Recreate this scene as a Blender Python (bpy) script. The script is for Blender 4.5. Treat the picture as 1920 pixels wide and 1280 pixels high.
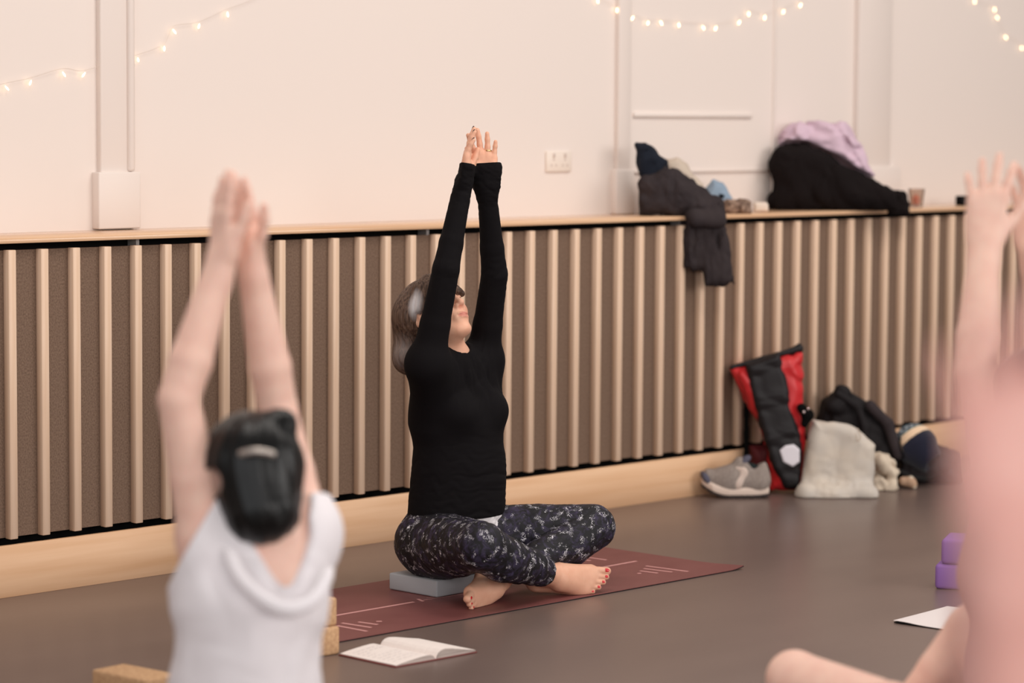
import bpy, math, random
import numpy as np
import openvdb
from mathutils import Vector, Matrix

random.seed(7)
rng = np.random.default_rng(7)
SC = bpy.context.scene
for o in list(bpy.data.objects):
    bpy.data.objects.remove(o)
COL = SC.collection

# ------------------------------------------------------------------ camera
FPX, YAW, PITCH, ROLL = 5176.0, 0.81341, -0.08105, 0.0070
CAMP = np.array([0.0, -6.4742, 1.3932])
FW = np.array([math.sin(YAW) * math.cos(PITCH), math.cos(YAW) * math.cos(PITCH), math.sin(PITCH)])
RT = np.array([math.cos(YAW), -math.sin(YAW), 0.0])
UP = np.cross(RT, FW)
RT, UP = math.cos(ROLL) * RT + math.sin(ROLL) * UP, -math.sin(ROLL) * RT + math.cos(ROLL) * UP
cam = bpy.data.cameras.new('camera')
camo = bpy.data.objects.new('camera', cam)
COL.objects.link(camo)
camo.matrix_world = Matrix(((RT[0], UP[0], -FW[0], CAMP[0]), (RT[1], UP[1], -FW[1], CAMP[1]),
                            (RT[2], UP[2], -FW[2], CAMP[2]), (0, 0, 0, 1)))
cam.sensor_width = 36.0
cam.lens = FPX / 1920.0 * 36.0
cam.clip_end = 100
cam.dof.use_dof = True
cam.dof.focus_distance = 8.05
cam.dof.aperture_fstop = 2.0
SC.camera = camo

# ------------------------------------------------------------------ light
SC.view_settings.view_transform = 'Standard'
SC.view_settings.look = 'None'
SC.view_settings.gamma = 1.0
SC.view_settings.use_curve_mapping = False
SC.view_settings.exposure = -0.47
W = bpy.data.worlds.new('world')
SC.world = W
W.use_nodes = True
W.node_tree.nodes['Background'].inputs[0].default_value = (1.0, 0.955, 0.925, 1)
W.node_tree.nodes['Background'].inputs[1].default_value = 0.42


def area(name, loc, aim, sx, sy, power, color):
    l = bpy.data.lights.new(name, 'AREA')
    l.shape = 'RECTANGLE'
    l.size, l.size_y, l.energy, l.color = sx, sy, power, color
    o = bpy.data.objects.new(name, l)
    COL.objects.link(o)
    o.location = loc
    o.rotation_euler = (Vector(aim) - Vector(loc)).to_track_quat('-Z', 'Y').to_euler()
    return o


# tall windows along the left side and behind the photographer, an added foreground fill, warm ceiling panels over the hall
area('window_or_fill_light', (-2.2, -4.6, 2.4), (6.2, -0.8, 0.6), 4.0, 2.6, 90, (0.95, 0.97, 1.0))
area('window_or_fill_light', (8.0, -9.5, 2.6), (6.6, 0.0, 0.8), 5.0, 2.4, 380, (1.0, 0.96, 0.93))
area('window_or_fill_light', (-0.5, -10.6, 2.6), (5.2, -1.5, 0.8), 5.0, 2.4, 420, (1.0, 0.96, 0.93))  # added fill to brighten the foreground people, not a known window
for x in (3.6, 6.6, 9.8):
    area('ceiling_light', (x, -2.4, 4.1), (x, -1.6, 0.0), 1.6, 1.6, 76, (1.0, 0.93, 0.87))


# ------------------------------------------------------------------ placing helpers
def ray(u, v):
    return FW + (u - 960) / FPX * RT - (v - 640) / FPX * UP


def on_z(u, v, z=0.0):
    r = ray(u, v)
    return CAMP + r * (z - CAMP[2]) / r[2]


def on_y(u, v, y):
    r = ray(u, v)
    return CAMP + r * (y - CAMP[1]) / r[1]


def at_d(u, v, d):
    return CAMP + ray(u, v) * d


def lin(c):
    return tuple(((x / 255) / 12.92 if x / 255 <= 0.04045 else ((x / 255 + 0.055) / 1.055) ** 2.4) for x in c)


# ------------------------------------------------------------------ materials
def mat(name, rgb, rough=0.6, spec=0.5, metal=0.0, alpha=1.0, noise=None, bump=None, attr=False, sss=0.0, coat=0.0,
        sheen=0.0, trans=0.0):
    """noise = (scale xyz, second rgb, amount); bump = (scale, strength)"""
    m = bpy.data.materials.new(name)
    m.use_nodes = True
    nt = m.node_tree
    b = nt.nodes['Principled BSDF']
    L = nt.links
    b.inputs['Base Color'].default_value = (*lin(rgb), 1)
    b.inputs['Roughness'].default_value = rough
    b.inputs['Specular IOR Level'].default_value = spec
    b.inputs['Metallic'].default_value = metal
    b.inputs['Coat Weight'].default_value = coat
    b.inputs['Sheen Weight'].default_value = sheen
    b.inputs['Transmission Weight'].default_value = trans
    if sss:
        b.inputs['Subsurface Weight'].default_value = sss
        b.inputs['Subsurface Radius'].default_value = (1.0, 0.35, 0.2)
        b.inputs['Subsurface Scale'].default_value = 0.008
    src = None
    if noise or bump:
        tc = nt.nodes.new('ShaderNodeTexCoord')
    if noise:
        mp = nt.nodes.new('ShaderNodeMapping')
        mp.inputs['Scale'].default_value = noise[0]
        L.new(tc.outputs['Object'], mp.inputs['Vector'])
        n = nt.nodes.new('ShaderNodeTexNoise')
        n.inputs['Scale'].default_value = 1.0
        n.inputs['Detail'].default_value = 6
        L.new(mp.outputs[0], n.inputs['Vector'])
        r = nt.nodes.new('ShaderNodeMapRange')
        r.inputs['From Min'].default_value = 0.35
        r.inputs['From Max'].default_value = 0.65
        r.inputs['To Max'].default_value = noise[2]
        L.new(n.outputs['Fac'], r.inputs['Value'])
        mx = nt.nodes.new('ShaderNodeMix')
        mx.data_type = 'RGBA'
        mx.inputs[6].default_value = (*lin(rgb), 1)
        mx.inputs[7].default_value = (*lin(noise[1]), 1)
        L.new(r.outputs[0], mx.inputs[0])
        src = mx.outputs[2]
    if attr:
        a = nt.nodes.new('ShaderNodeAttribute')
        a.attribute_name = 'tint'
        mx = nt.nodes.new('ShaderNodeMix')
        mx.data_type = 'RGBA'
        if src:
            L.new(src, mx.inputs[6])
        else:
            mx.inputs[6].default_value = (*lin(rgb), 1)
        L.new(a.outputs['Color'], mx.inputs[7])
        L.new(a.outputs['Alpha'], mx.inputs[0])
        src = mx.outputs[2]
    if src:
        L.new(src, b.inputs['Base Color'])
    if bump:
        n = nt.nodes.new('ShaderNodeTexNoise')
        n.inputs['Detail'].default_value = 4
        mp = nt.nodes.new('ShaderNodeMapping')
        sc = bump[0]
        mp.inputs['Scale'].default_value = sc if isinstance(sc, tuple) else (sc, sc, sc)
        n.inputs['Scale'].default_value = 1.0
        L.new(tc.outputs['Object'], mp.inputs['Vector'])
        L.new(mp.outputs[0], n.inputs['Vector'])
        bp = nt.nodes.new('ShaderNodeBump')
        bp.inputs['Strength'].default_value = bump[1]
        bp.inputs['Distance'].default_value = bump[2] if len(bump) > 2 else 0.004
        L.new(n.outputs['Fac'], bp.inputs['Height'])
        L.new(bp.outputs[0], b.inputs['Normal'])
    return m


def emit_mat(name, rgb, strength):
    m = bpy.data.materials.new(name)
    m.use_nodes = True
    b = m.node_tree.nodes['Principled BSDF']
    b.inputs['Base Color'].default_value = (*lin(rgb), 1)
    b.inputs['Emission Color'].default_value = (*lin(rgb), 1)
    b.inputs['Emission Strength'].default_value = strength
    return m


# ------------------------------------------------------------------ mesh helpers
def link(name, me, m=None, parent=None, loc=None):
    o = bpy.data.objects.new(name, me)
    COL.objects.link(o)
    if m is not None and me is not None and not me.materials:
        for q in (m if isinstance(m, (list, tuple)) else [m]):
            me.materials.append(q)
    if loc is not None:
        o.location = loc
    if parent is not None:
        o.parent = parent
    return o


def tag(o, label=None, cat=None, group=None, kind=None):
    for k, v in (('label', label), ('category', cat), ('group', group), ('kind', kind)):
        if v:
            o[k] = v
    return o


def thing(name, label, cat, loc=(0, 0, 0), rotz=0.0, group=None):
    o = bpy.data.objects.new(name, None)
    COL.objects.link(o)
    o.empty_display_size = 0.05
    o.location = [float(x) for x in loc]
    o.rotation_euler = (0, 0, rotz)
    return tag(o, label, cat, group)


def raw_mesh(name, verts, faces, smooth=False):
    me = bpy.data.meshes.new(name)
    me.from_pydata([tuple(float(c) for c in v) for v in verts], [], [tuple(f) for f in faces])
    if smooth:
        me.polygons.foreach_set('use_smooth', [True] * len(me.polygons))
    me.update()
    return me


def box_mesh(name, lo, hi, bevel=0.0, seg=2):
    import bmesh
    bm = bmesh.new()
    bmesh.ops.create_cube(bm, size=1.0)
    c = [(a + b) / 2 for a, b in zip(lo, hi)]
    s = [b - a for a, b in zip(lo, hi)]
    for v in bm.verts:
        v.co = Vector((v.co.x * s[0] + c[0], v.co.y * s[1] + c[1], v.co.z * s[2] + c[2]))
    if bevel:
        bmesh.ops.bevel(bm, geom=list(bm.edges), offset=bevel, segments=seg, affect='EDGES', profile=0.5)
    me = bpy.data.meshes.new(name)
    bm.to_mesh(me)
    bm.free()
    if bevel:
        me.polygons.foreach_set('use_smooth', [True] * len(me.polygons))
        try:
            me.set_sharp_from_angle(angle=math.radians(50))
        except Exception:
            pass
    return me


def tube_mesh(name, pts, r, n=8, closed=False):
    pts = [np.asarray(p, float) for p in pts]
    rs = r if isinstance(r, (list, tuple, np.ndarray)) else [r] * len(pts)
    V, Fc = [], []
    up = np.array([0.13, 0.21, 0.97])
    for i, p in enumerate(pts):
        if closed:
            t = pts[(i + 1) % len(pts)] - pts[i - 1]
        else:
            t = pts[min(i + 1, len(pts) - 1)] - pts[max(i - 1, 0)]
        t = t / (np.linalg.norm(t) + 1e-9)
        a = np.cross(up, t)
        if np.linalg.norm(a) < 0.05:
            a = np.cross(np.array([1.0, 0, 0]), t)
        a /= np.linalg.norm(a)
        b = np.cross(t, a)
        for k in range(n):
            an = 2 * math.pi * k / n
            V.append(p + rs[i] * (math.cos(an) * a + math.sin(an) * b))
    m = len(pts)
    for i in range(m if closed else m - 1):
        j = (i + 1) % m
        for k in range(n):
            l = (k + 1) % n
            Fc.append((i * n + k, i * n + l, j * n + l, j * n + k))
    if not closed:
        Fc.append(tuple(range(n - 1, -1, -1)))
        Fc.append(tuple((m - 1) * n + k for k in range(n)))
    return raw_mesh(name, V, Fc, True)


def lathe_mesh(name, prof, n=24, cap=True):
    V, Fc = [], []
    for r, z in prof:
        for k in range(n):
            a = 2 * math.pi * k / n
            V.append((r * math.cos(a), r * math.sin(a), z))
    for i in range(len(prof) - 1):
        for k in range(n):
            l = (k + 1) % n
            Fc.append((i * n + k, i * n + l, (i + 1) * n + l, (i + 1) * n + k))
    if cap:
        Fc.append(tuple(range(n - 1, -1, -1)))
        Fc.append(tuple((len(prof) - 1) * n + k for k in range(n)))
    return raw_mesh(name, V, Fc, True)


def spline(pts, n=8):
    """Catmull-Rom through pts"""
    P = [np.asarray(p, float) for p in pts]
    P = [2 * P[0] - P[1]] + P + [2 * P[-1] - P[-2]]
    out = []
    for i in range(1, len(P) - 2):
        for k in range(n):
            t = k / n
            a, b, c, d = P[i - 1], P[i], P[i + 1], P[i + 2]
            out.append(0.5 * (2 * b + (c - a) * t + (2 * a - 5 * b + 4 * c - d) * t * t + (3 * b - a - 3 * c + d) * t ** 3))
    out.append(P[-2])
    return out


# ------------------------------------------------------------------ solid shaping (distance fields meshed into one skin)
def nrm(v):
    v = np.asarray(v, float)
    return v / np.linalg.norm(v)


class Blob:
    def __init__(s):
        s.ops = []

    def cap(s, a, b, ra, rb=None, k=0.02, flat=None, op='u'):
        """tapered limb from a to b; flat = (direction, factor) squashes the section along direction"""
        s.ops.append(('cap', np.asarray(a, float), np.asarray(b, float), ra, ra if rb is None else rb, k, flat, op))
        return s

    def ell(s, c, r, k=0.02, fr=None, op='u'):
        r = (r, r, r) if np.isscalar(r) else r
        s.ops.append(('ell', np.asarray(c, float), np.asarray(r, float), k,
                      np.eye(3) if fr is None else np.asarray(fr, float), op))
        return s

    def box(s, c, h, rad, k=0.01, fr=None, op='u'):
        s.ops.append(('box', np.asarray(c, float), np.asarray(h, float), rad, k,
                      np.eye(3) if fr is None else np.asarray(fr, float), op))
        return s

    def poly(s, o, ex, ez, pts, T, rad, k=0.01, op='u'):
        """outline pts in the plane (ex, ez) through o, half thickness T, edge rounding rad"""
        s.ops.append(('poly', np.asarray(o, float), nrm(ex), nrm(ez), np.asarray(pts, float), T, rad, k, op))
        return s

    def cut(s, p, n, R=None):
        """take away what lies beyond the plane through p (side of n), within R of p"""
        s.ops.append(('cut', np.asarray(p, float), nrm(n), R))
        return s

    def minus(s, other, grow=0.004):
        for o in list(other.ops):
            if o[0] == 'cap' and o[7] == 'u':
                s.ops.append(('cap', o[1], o[2], o[3] + grow, o[4] + grow, 0.004, o[6], 's'))
            elif o[0] == 'ell' and o[5] == 'u':
                s.ops.append(('ell', o[1], o[2] + grow, 0.004, o[4], 's'))
            elif o[0] == 'poly' and o[8] == 'u':
                c = o[4].mean(0)
                r = np.linalg.norm(o[4] - c, axis=1, keepdims=True)
                s.ops.append(('poly', o[1], o[2], o[3], c + (o[4] - c) * (1 + grow / r), o[5] + grow, o[6], 0.004, 's'))
        return s

    def folds(s, amp, wl, seed=0, stretch=(1, 1, 1), box=None):
        s.ops.append(('fold', amp, wl, seed, stretch, box))
        return s

    def grooves(s, fn, amp):
        s.ops.append(('fn', fn, amp))
        return s

    def bounds(s):
        lo, hi = [], []
        for o in s.ops:
            if o[0] == 'cap' and o[7] == 'u':
                r = max(o[3], o[4]) * (max(1.0, o[6][1]) if o[6] else 1)
                lo.append(np.minimum(o[1], o[2]) - r)
                hi.append(np.maximum(o[1], o[2]) + r)
            elif o[0] == 'ell' and o[5] == 'u':
                e = np.sqrt(((o[4].T * o[2]) ** 2).sum(1))
                lo.append(o[1] - e)
                hi.append(o[1] + e)
            elif o[0] == 'box' and o[6] == 'u':
                e = (np.abs(o[5].T) * o[2]).sum(1)
                lo.append(o[1] - e)
                hi.append(o[1] + e)
            elif o[0] == 'poly' and o[8] == 'u':
                P = o[1] + o[4][:, :1] * o[2] + o[4][:, 1:] * o[3]
                lo.append(P.min(0) - o[5])
                hi.append(P.max(0) + o[5])
        return np.min(lo, 0), np.max(hi, 0)

    def field(s, vox):
        lo, hi = s.bounds()
        lo = lo - 0.03 - 3 * vox
        hi = hi + 0.03 + 3 * vox
        n = np.ceil((hi - lo) / vox).astype(int) + 1
        D = np.full(n, 0.06, np.float32)
        ax = [(lo[i] + vox * np.arange(n[i])).astype(np.float32) for i in range(3)]

        def sub(l, h):
            i0 = np.clip(np.floor((l - lo) / vox).astype(int), 0, n)
            i1 = np.clip(np.ceil((h - lo) / vox).astype(int) + 1, 0, n)
            sl = tuple(slice(a, b) for a, b in zip(i0, i1))
            return sl, ax[0][sl[0]][:, None, None], ax[1][sl[1]][None, :, None], ax[2][sl[2]][None, None, :]

        def blend(sl, d, k, op):
            A = D[sl]
            if op == 'u':
                if k > 0:
                    h = np.maximum(k - np.abs(A - d), 0) / k
                    D[sl] = np.minimum(A, d) - h * h * (k / 4)
                else:
                    D[sl] = np.minimum(A, d)
            else:
                d = -d
                if k > 0:
                    h = np.maximum(k - np.abs(A - d), 0) / k
                    D[sl] = np.maximum(A, d) + h * h * (k / 4)
                else:
                    D[sl] = np.maximum(A, d)

        for o in s.ops:
            t = o[0]
            if t == 'cap':
                _, a, b, ra, rb, k, flat, op = o
                m = max(ra, rb) * (max(1, flat[1]) if flat else 1) + k + 0.01 + 2 * vox
                sl, X, Y, Z = sub(np.minimum(a, b) - m, np.maximum(a, b) + m)
                ab = b - a
                L = float(ab @ ab) + 1e-12
                x, y, z = X - np.float32(a[0]), Y - np.float32(a[1]), Z - np.float32(a[2])
                tt = np.clip((x * np.float32(ab[0]) + y * np.float32(ab[1]) + z * np.float32(ab[2])) / np.float32(L), 0, 1)
                x, y, z = x - tt * np.float32(ab[0]), y - tt * np.float32(ab[1]), z - tt * np.float32(ab[2])
                f = 1.0
                if flat:
                    v, sc = nrm(flat[0]), flat[1]
                    q = (x * np.float32(v[0]) + y * np.float32(v[1]) + z * np.float32(v[2])) * np.float32(1 / sc - 1)
                    x, y, z = x + q * np.float32(v[0]), y + q * np.float32(v[1]), z + q * np.float32(v[2])
                    f = min(1.0, sc)
                d = (np.sqrt(x * x + y * y + z * z) - (np.float32(ra) + np.float32(rb - ra) * tt)) * np.float32(f)
                blend(sl, d, k, op)
            elif t in ('ell', 'box'):
                if t == 'ell':
                    _, c, r, k, fr, op = o
                    e = np.sqrt(((fr.T * r) ** 2).sum(1))
                else:
                    _, c, r, rad, k, fr, op = o
                    e = (np.abs(fr.T) * r).sum(1)
                m = e + k + 0.01 + 2 * vox
                sl, X, Y, Z = sub(c - m, c + m)
                x, y, z = X - np.float32(c[0]), Y - np.float32(c[1]), Z - np.float32(c[2])
                q = [x * np.float32(v[0]) + y * np.float32(v[1]) + z * np.float32(v[2]) for v in fr]
                if t == 'ell':
                    p = [a / np.float32(b) for a, b in zip(q, r)]
                    k0 = np.sqrt(p[0] ** 2 + p[1] ** 2 + p[2] ** 2) + 1e-6
                    p = [a / np.float32(b) for a, b in zip(p, r)]
                    k1 = np.sqrt(p[0] ** 2 + p[1] ** 2 + p[2] ** 2) + 1e-6
                    d = k0 * (k0 - 1) / k1
                else:
                    p = [np.abs(a) - np.float32(b - rad) for a, b in zip(q, r)]
                    d = np.minimum(np.maximum(np.maximum(p[0], p[1]), p[2]), 0) + np.sqrt(
                        sum(np.maximum(a, 0) ** 2 for a in p)) - np.float32(rad)
                blend(sl, d.astype(np.float32), k, op)
            elif t == 'poly':
                _, org, ex, ez, P, T, rad, k, op = o
                en = np.cross(ex, ez)
                PP = org + P[:, :1] * ex + P[:, 1:] * ez
                m = T + k + 0.012 + 2 * vox
                sl, X, Y, Z = sub(PP.min(0) - m, PP.max(0) + m)
                x, y, z = X - np.float32(org[0]), Y - np.float32(org[1]), Z - np.float32(org[2])
                qx, qz, qn = [x * np.float32(v[0]) + y * np.float32(v[1]) + z * np.float32(v[2]) for v in (ex, ez, en)]
                d2 = np.full(qx.shape, 1e9, np.float32)
                ins = np.zeros(qx.shape, bool)
                for i in range(len(P)):
                    a, b = P[i], P[(i + 1) % len(P)]
                    e = b - a
                    wx, wz = qx - np.float32(a[0]), qz - np.float32(a[1])
                    h = np.clip((wx * np.float32(e[0]) + wz * np.float32(e[1])) / np.float32(e @ e + 1e-12), 0, 1)
                    d2 = np.minimum(d2, (wx - h * np.float32(e[0])) ** 2 + (wz - h * np.float32(e[1])) ** 2)
                    if abs(e[1]) > 1e-9:
                        cr = (qz < np.float32(a[1])) != (qz < np.float32(b[1]))
                        ins ^= cr & (wx < wz * np.float32(e[0] / e[1]))
                d2 = np.sqrt(d2) * np.where(ins, -1, 1)
                p0, p1 = d2 + np.float32(rad), np.abs(qn) - np.float32(T - rad)
                d = np.minimum(np.maximum(p0, p1), 0) + np.sqrt(np.maximum(p0, 0) ** 2 + np.maximum(p1, 0) ** 2) - np.float32(rad)
                blend(sl, d.astype(np.float32), k, op)
            elif t == 'cut':
                _, p, nn, R = o
                if R is None:
                    sl, X, Y, Z = sub(lo, hi)
                else:
                    sl, X, Y, Z = sub(p - R, p + R)
                d = (X - np.float32(p[0])) * np.float32(nn[0]) + (Y - np.float32(p[1])) * np.float32(nn[1]) + (
                    Z - np.float32(p[2])) * np.float32(nn[2])
                if R is not None:
                    rr = (X - np.float32(p[0])) ** 2 + (Y - np.float32(p[1])) ** 2 + (Z - np.float32(p[2])) ** 2
                    d = np.where(rr < R * R, d, np.float32(-1))
                D[sl] = np.maximum(D[sl], d)
            elif t in ('fold', 'fn'):
                idx = np.nonzero(np.abs(D) < 0.02)
                pos = np.stack([ax[i][idx[i]] for i in range(3)], -1)
                if t == 'fn':
                    D[idx] += np.float32(o[2]) * o[1](pos).astype(np.float32)
                else:
                    _, amp, wl, seed, st, bx = o
                    g = np.random.default_rng(seed)
                    q = pos * np.asarray(st, np.float32) * np.float32(2 * math.pi / wl)
                    wv = np.stack([np.sin(q @ g.normal(size=3) * 0.55 + g.uniform(0, 6)) for _ in range(3)], -1)
                    q = q + 1.6 * wv
                    f = 0
                    for j in range(4):
                        w = g.normal(size=3)
                        w /= np.linalg.norm(w)
                        f = f + (1 - 2 * np.abs(np.sin(0.5 * (q @ w) * (1 + 0.35 * j) + g.uniform(0, 6)))) / (1 + 0.5 * j)
                    f = f * amp * 0.5
                    if bx is not None:
                        c, R = bx
                        f = f * np.clip(1.4 - np.linalg.norm(pos - np.asarray(c), axis=1) / R, 0, 1)
                    D[idx] += f.astype(np.float32)
        return D, lo

    def mesh(s, name, vox, org=(0, 0, 0), tint=None):
        D, lo = s.field(vox)
        D = np.clip(D, -4 * vox, 4 * vox)
        g = openvdb.FloatGrid(4 * vox)
        g.copyFromArray(D.astype(np.float32))
        P, Q = g.convertToQuads(isovalue=0.0)
        P = P.astype(np.float64) * vox + lo
        me = bpy.data.meshes.new(name)
        me.vertices.add(len(P))
        me.vertices.foreach_set('co', (P - np.asarray(org)).astype(np.float32).ravel())
        Q = Q[:, ::-1].astype(np.int32)
        me.loops.add(Q.size)
        me.loops.foreach_set('vertex_index', Q.ravel())
        me.polygons.add(len(Q))
        me.polygons.foreach_set('loop_start', np.arange(0, Q.size, 4, dtype=np.int32))
        me.polygons.foreach_set('use_smooth', np.ones(len(Q), bool))
        me.update(calc_edges=True)
        if tint is not None:
            a = me.color_attributes.new('tint', 'FLOAT_COLOR', 'POINT')
            c = np.zeros((len(P), 4), np.float32)
            for fn, rgb, st in tint:
                w = np.clip(fn(P), 0, 1) * st
                al = c[:, 3] + w * (1 - c[:, 3])
                mixw = (w / np.maximum(al, 1e-6))[:, None]
                c[:, :3] = c[:, :3] * (1 - mixw) + np.array(lin(rgb)) * mixw
                c[:, 3] = al
            a.data.foreach_set('color', c.ravel())
        return me


def spot(c, r, soft=0.5, fr=None):
    c = np.asarray(c)
    r = np.asarray(r, float)
    fr = np.eye(3) if fr is None else np.asarray(fr)
    return lambda P: np.clip((1 - np.sqrt(((((P - c) @ fr.T) / r) ** 2).sum(1))) / soft, 0, 1)


# ------------------------------------------------------------------ shared materials
M_WALL = mat('wall_paint', (229, 216, 208), 0.75, 0.3, bump=(60.0, 0.05, 0.002))
M_TRIM = mat('gloss_paint', (229, 216, 208), 0.5, 0.4)
M_FLOOR = mat('grey_vinyl', (106, 89, 83), 0.32, 0.5, noise=((0.9, 2.4, 1.0), (116, 98, 91), 1.0), bump=(30.0, 0.06, 0.002))
M_PLY = mat('birch_plywood', (230, 189, 152), 0.5, 0.4, noise=((1.2, 9.0, 26.0), (216, 170, 130), 0.9), bump=((6, 40, 120), 0.06, 0.001))
M_SLAT = mat('birch_slat', (228, 198, 173), 0.45, 0.4, noise=((60.0, 60.0, 2.2), (215, 181, 152), 0.9))
M_LEDGE = mat('lacquered_plywood', (226, 186, 150), 0.16, 0.5, noise=((1.2, 9.0, 26.0), (212, 168, 130), 0.9))
M_FABRIC = mat('woven_fabric', (132, 109, 93), 0.95, 0.1, noise=((260.0, 260.0, 170.0), (106, 86, 73), 1.0), bump=((900, 900, 500), 0.6, 0.001))
M_BLACK = mat('black_void', (10, 9, 9), 0.9, 0.1)
M_STEEL = mat('grey_bracket', (150, 146, 144), 0.5, 0.4, metal=0.3)

# ------------------------------------------------------------------ floor, walls, ledge, slatted panelling
FL = link('floor', raw_mesh('floor', [(-4, -11, 0), (17, -11, 0), (17, 0.31, 0), (-4, 0.31, 0)], [(0, 1, 2, 3)]), M_FLOOR)
tag(FL, 'dark grey brown vinyl hall floor', 'floor', kind='structure')
wb = link('wall_back', box_mesh('wall_back', (-4, 0.31, 0), (17, 0.45, 4.3)), M_WALL)
tag(wb, 'cream painted wall above the slatted panelling', 'wall', kind='structure')

SX0, SP, SW = 4.77404, 0.115177, 0.027
ZB, ZT = 0.1675, 1.0035
XL, XR = 3.2, 13.2
tr = link('trim_1', box_mesh('trim_1', (XL, 0.07, 0.0), (XR, 0.09, 1.02)), M_BLACK, loc=(0, 0, 0))
tag(tr, 'slatted acoustic panelling of birch battens over brown fabric', 'wall panelling', kind='structure')
link('fabric_panel', box_mesh('fabric_panel', (XL, 0.027, ZB + 0.003), (XR, 0.045, ZT - 0.002)), M_FABRIC, tr)
sl_me = box_mesh('slat', (-SW, 0.0, ZB), (0, 0.0275, ZT), 0.0018, 1)
for i in range(-13, 73):
    o = link('slat', sl_me, M_SLAT, tr, (SX0 + SP * i, 0, 0))
bb = link('baseboard_back', box_mesh('baseboard_back', (XL, 0.0, 0.0), (XR, 0.018, 0.151), 0.0012, 1), M_PLY)
tag(bb, 'wide birch plywood baseboard under the battens', 'baseboard', kind='structure')
sh = link('trim_2', box_mesh('trim_2', (XL, -0.004, 1.0225), (XR, 0.31, 1.0373), 0.0012, 1), M_LEDGE)
tag(sh, 'long plywood ledge on top of the panelling', 'shelf', kind='structure')
for u in (258, 802, 1275):
    p = on_y(u, 433, 0.03)
    link('bracket', box_mesh('bracket', (-0.006, 0.03, 0.985), (0.006, 0.075, 1.0225)), M_STEEL, sh, (p[0], 0, 0))


def wall_box(name, u0, u1, v0, v1, depth, label=None, y=0.31, parent=None, bevel=0.004, zhi=None):
    """raised block on the wall, between the wall points seen at (u0,v0) and (u1,v1)"""
    a, b = on_y(u0, v1, y - depth), on_y(u1, v0, y - depth)
    z0 = max(a[2], 1.0375)
    z1 = b[2] if zhi is None else zhi
    o = link(name, box_mesh(name, (a[0], y - depth, z0), (b[0], y + 0.01, z1), bevel, 2), M_TRIM, parent)
    if label:
        tag(o, label, 'trim', kind='structure')
    return o


t = wall_box('trim_3', 190, 252, -80, 430, 0.02, 'white pilaster on the wall behind the left string of lights', zhi=3.9)
wall_box('plinth', 186, 264, 322, 430, 0.035, parent=t)
wall_box('bead', 243, 254, -80, 322, 0.032, parent=t, zhi=3.9, bevel=0.01)
t = wall_box('trim_4', 1158, 1186, -80, 415, 0.02, 'white door frame post left of the draped jacket', zhi=3.9)
wall_box('plinth', 1156, 1190, 318, 415, 0.03, parent=t)
t = wall_box('trim_5', 1606, 1676, -80, 390, 0.025, 'white pilaster behind the dark coat pile', zhi=3.9)
wall_box('plinth', 1600, 1690, 312, 390, 0.036, parent=t)
wall_box('trim_6', 1190, 1412, 212, 220, 0.011, 'thin horizontal panel moulding above the jackets', bevel=0.006)
wall_box('trim_7', 1190, 1445, 317, 323, 0.011, 'lower horizontal panel moulding behind the jackets', bevel=0.006)
wall_box('trim_8', 1448, 1460, -80, 395, 0.009, 'thin vertical panel moulding behind the coat pile', zhi=3.9, bevel=0.006)

# double wall socket
M_PLATE = mat('white_plastic', (232, 218, 206), 0.4, 0.5)
M_PLUG = mat('socket_switch', (205, 188, 178), 0.5, 0.5)
a, b = on_y(1022, 322, 0.31), on_y(1069, 283, 0.31)
so = thing('wall_socket', 'white double wall socket right of the raised hands', 'socket', ((a[0] + b[0]) / 2, 0.31, (a[2] + b[2]) / 2))
w2, h2 = (b[0] - a[0]) / 2, (b[2] - a[2]) / 2
link('face_plate', box_mesh('face_plate', (-w2, -0.009, -h2), (w2, 0.001, h2), 0.003), M_PLATE, so)
for sx in (-0.45, 0.45):
    link('rocker_switch', box_mesh('rocker_switch', (sx * w2 - 0.006, -0.012, 0.014), (sx * w2 + 0.006, -0.008, 0.03), 0.001), M_PLUG, so)
    for dx, dz in ((0, 0.006), (-0.012, -0.014), (0.012, -0.014)):
        link('pin_hole', box_mesh('pin_hole', (sx * w2 + dx - 0.004, -0.0096, dz - 0.004), (sx * w2 + dx + 0.004, -0.0085, dz + 0.004)), M_PLUG, so)

# ------------------------------------------------------------------ fairy lights
M_WIRE = mat('clear_wire', (226, 210, 198), 0.5, 0.4)
M_BULB = emit_mat('warm_bulb', (255, 226, 180), 6.5)


def fairy(pts, label, lead, tail):
    P = [on_y(u, v, 0.296) for u, v in pts]
    base = P[0].copy()
    r = thing('string_lights', label, 'string lights', base, group=None)
    path = [on_y(*q, 0.30) for q in lead] + [p + np.array([0, 0.004, 0.012 + 0.008 * random.random()]) for p in P] + [on_y(*q, 0.30) for q in tail]
    link('wire', tube_mesh('wire', [p - base for p in spline(path, 5)], 0.0006, 5), M_WIRE, r)
    bme = lathe_mesh('bulb', [(0.0010, 0.0085), (0.0022, 0.005), (0.0030, -0.001), (0.0024, -0.006), (0.0006, -0.009)], 10)
    for p in P:
        o = link('bulb', bme, M_BULB, r, p - base)
        o.rotation_euler = (random.uniform(-0.5, 0.5), random.uniform(-0.7, 0.7), 0)


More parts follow.
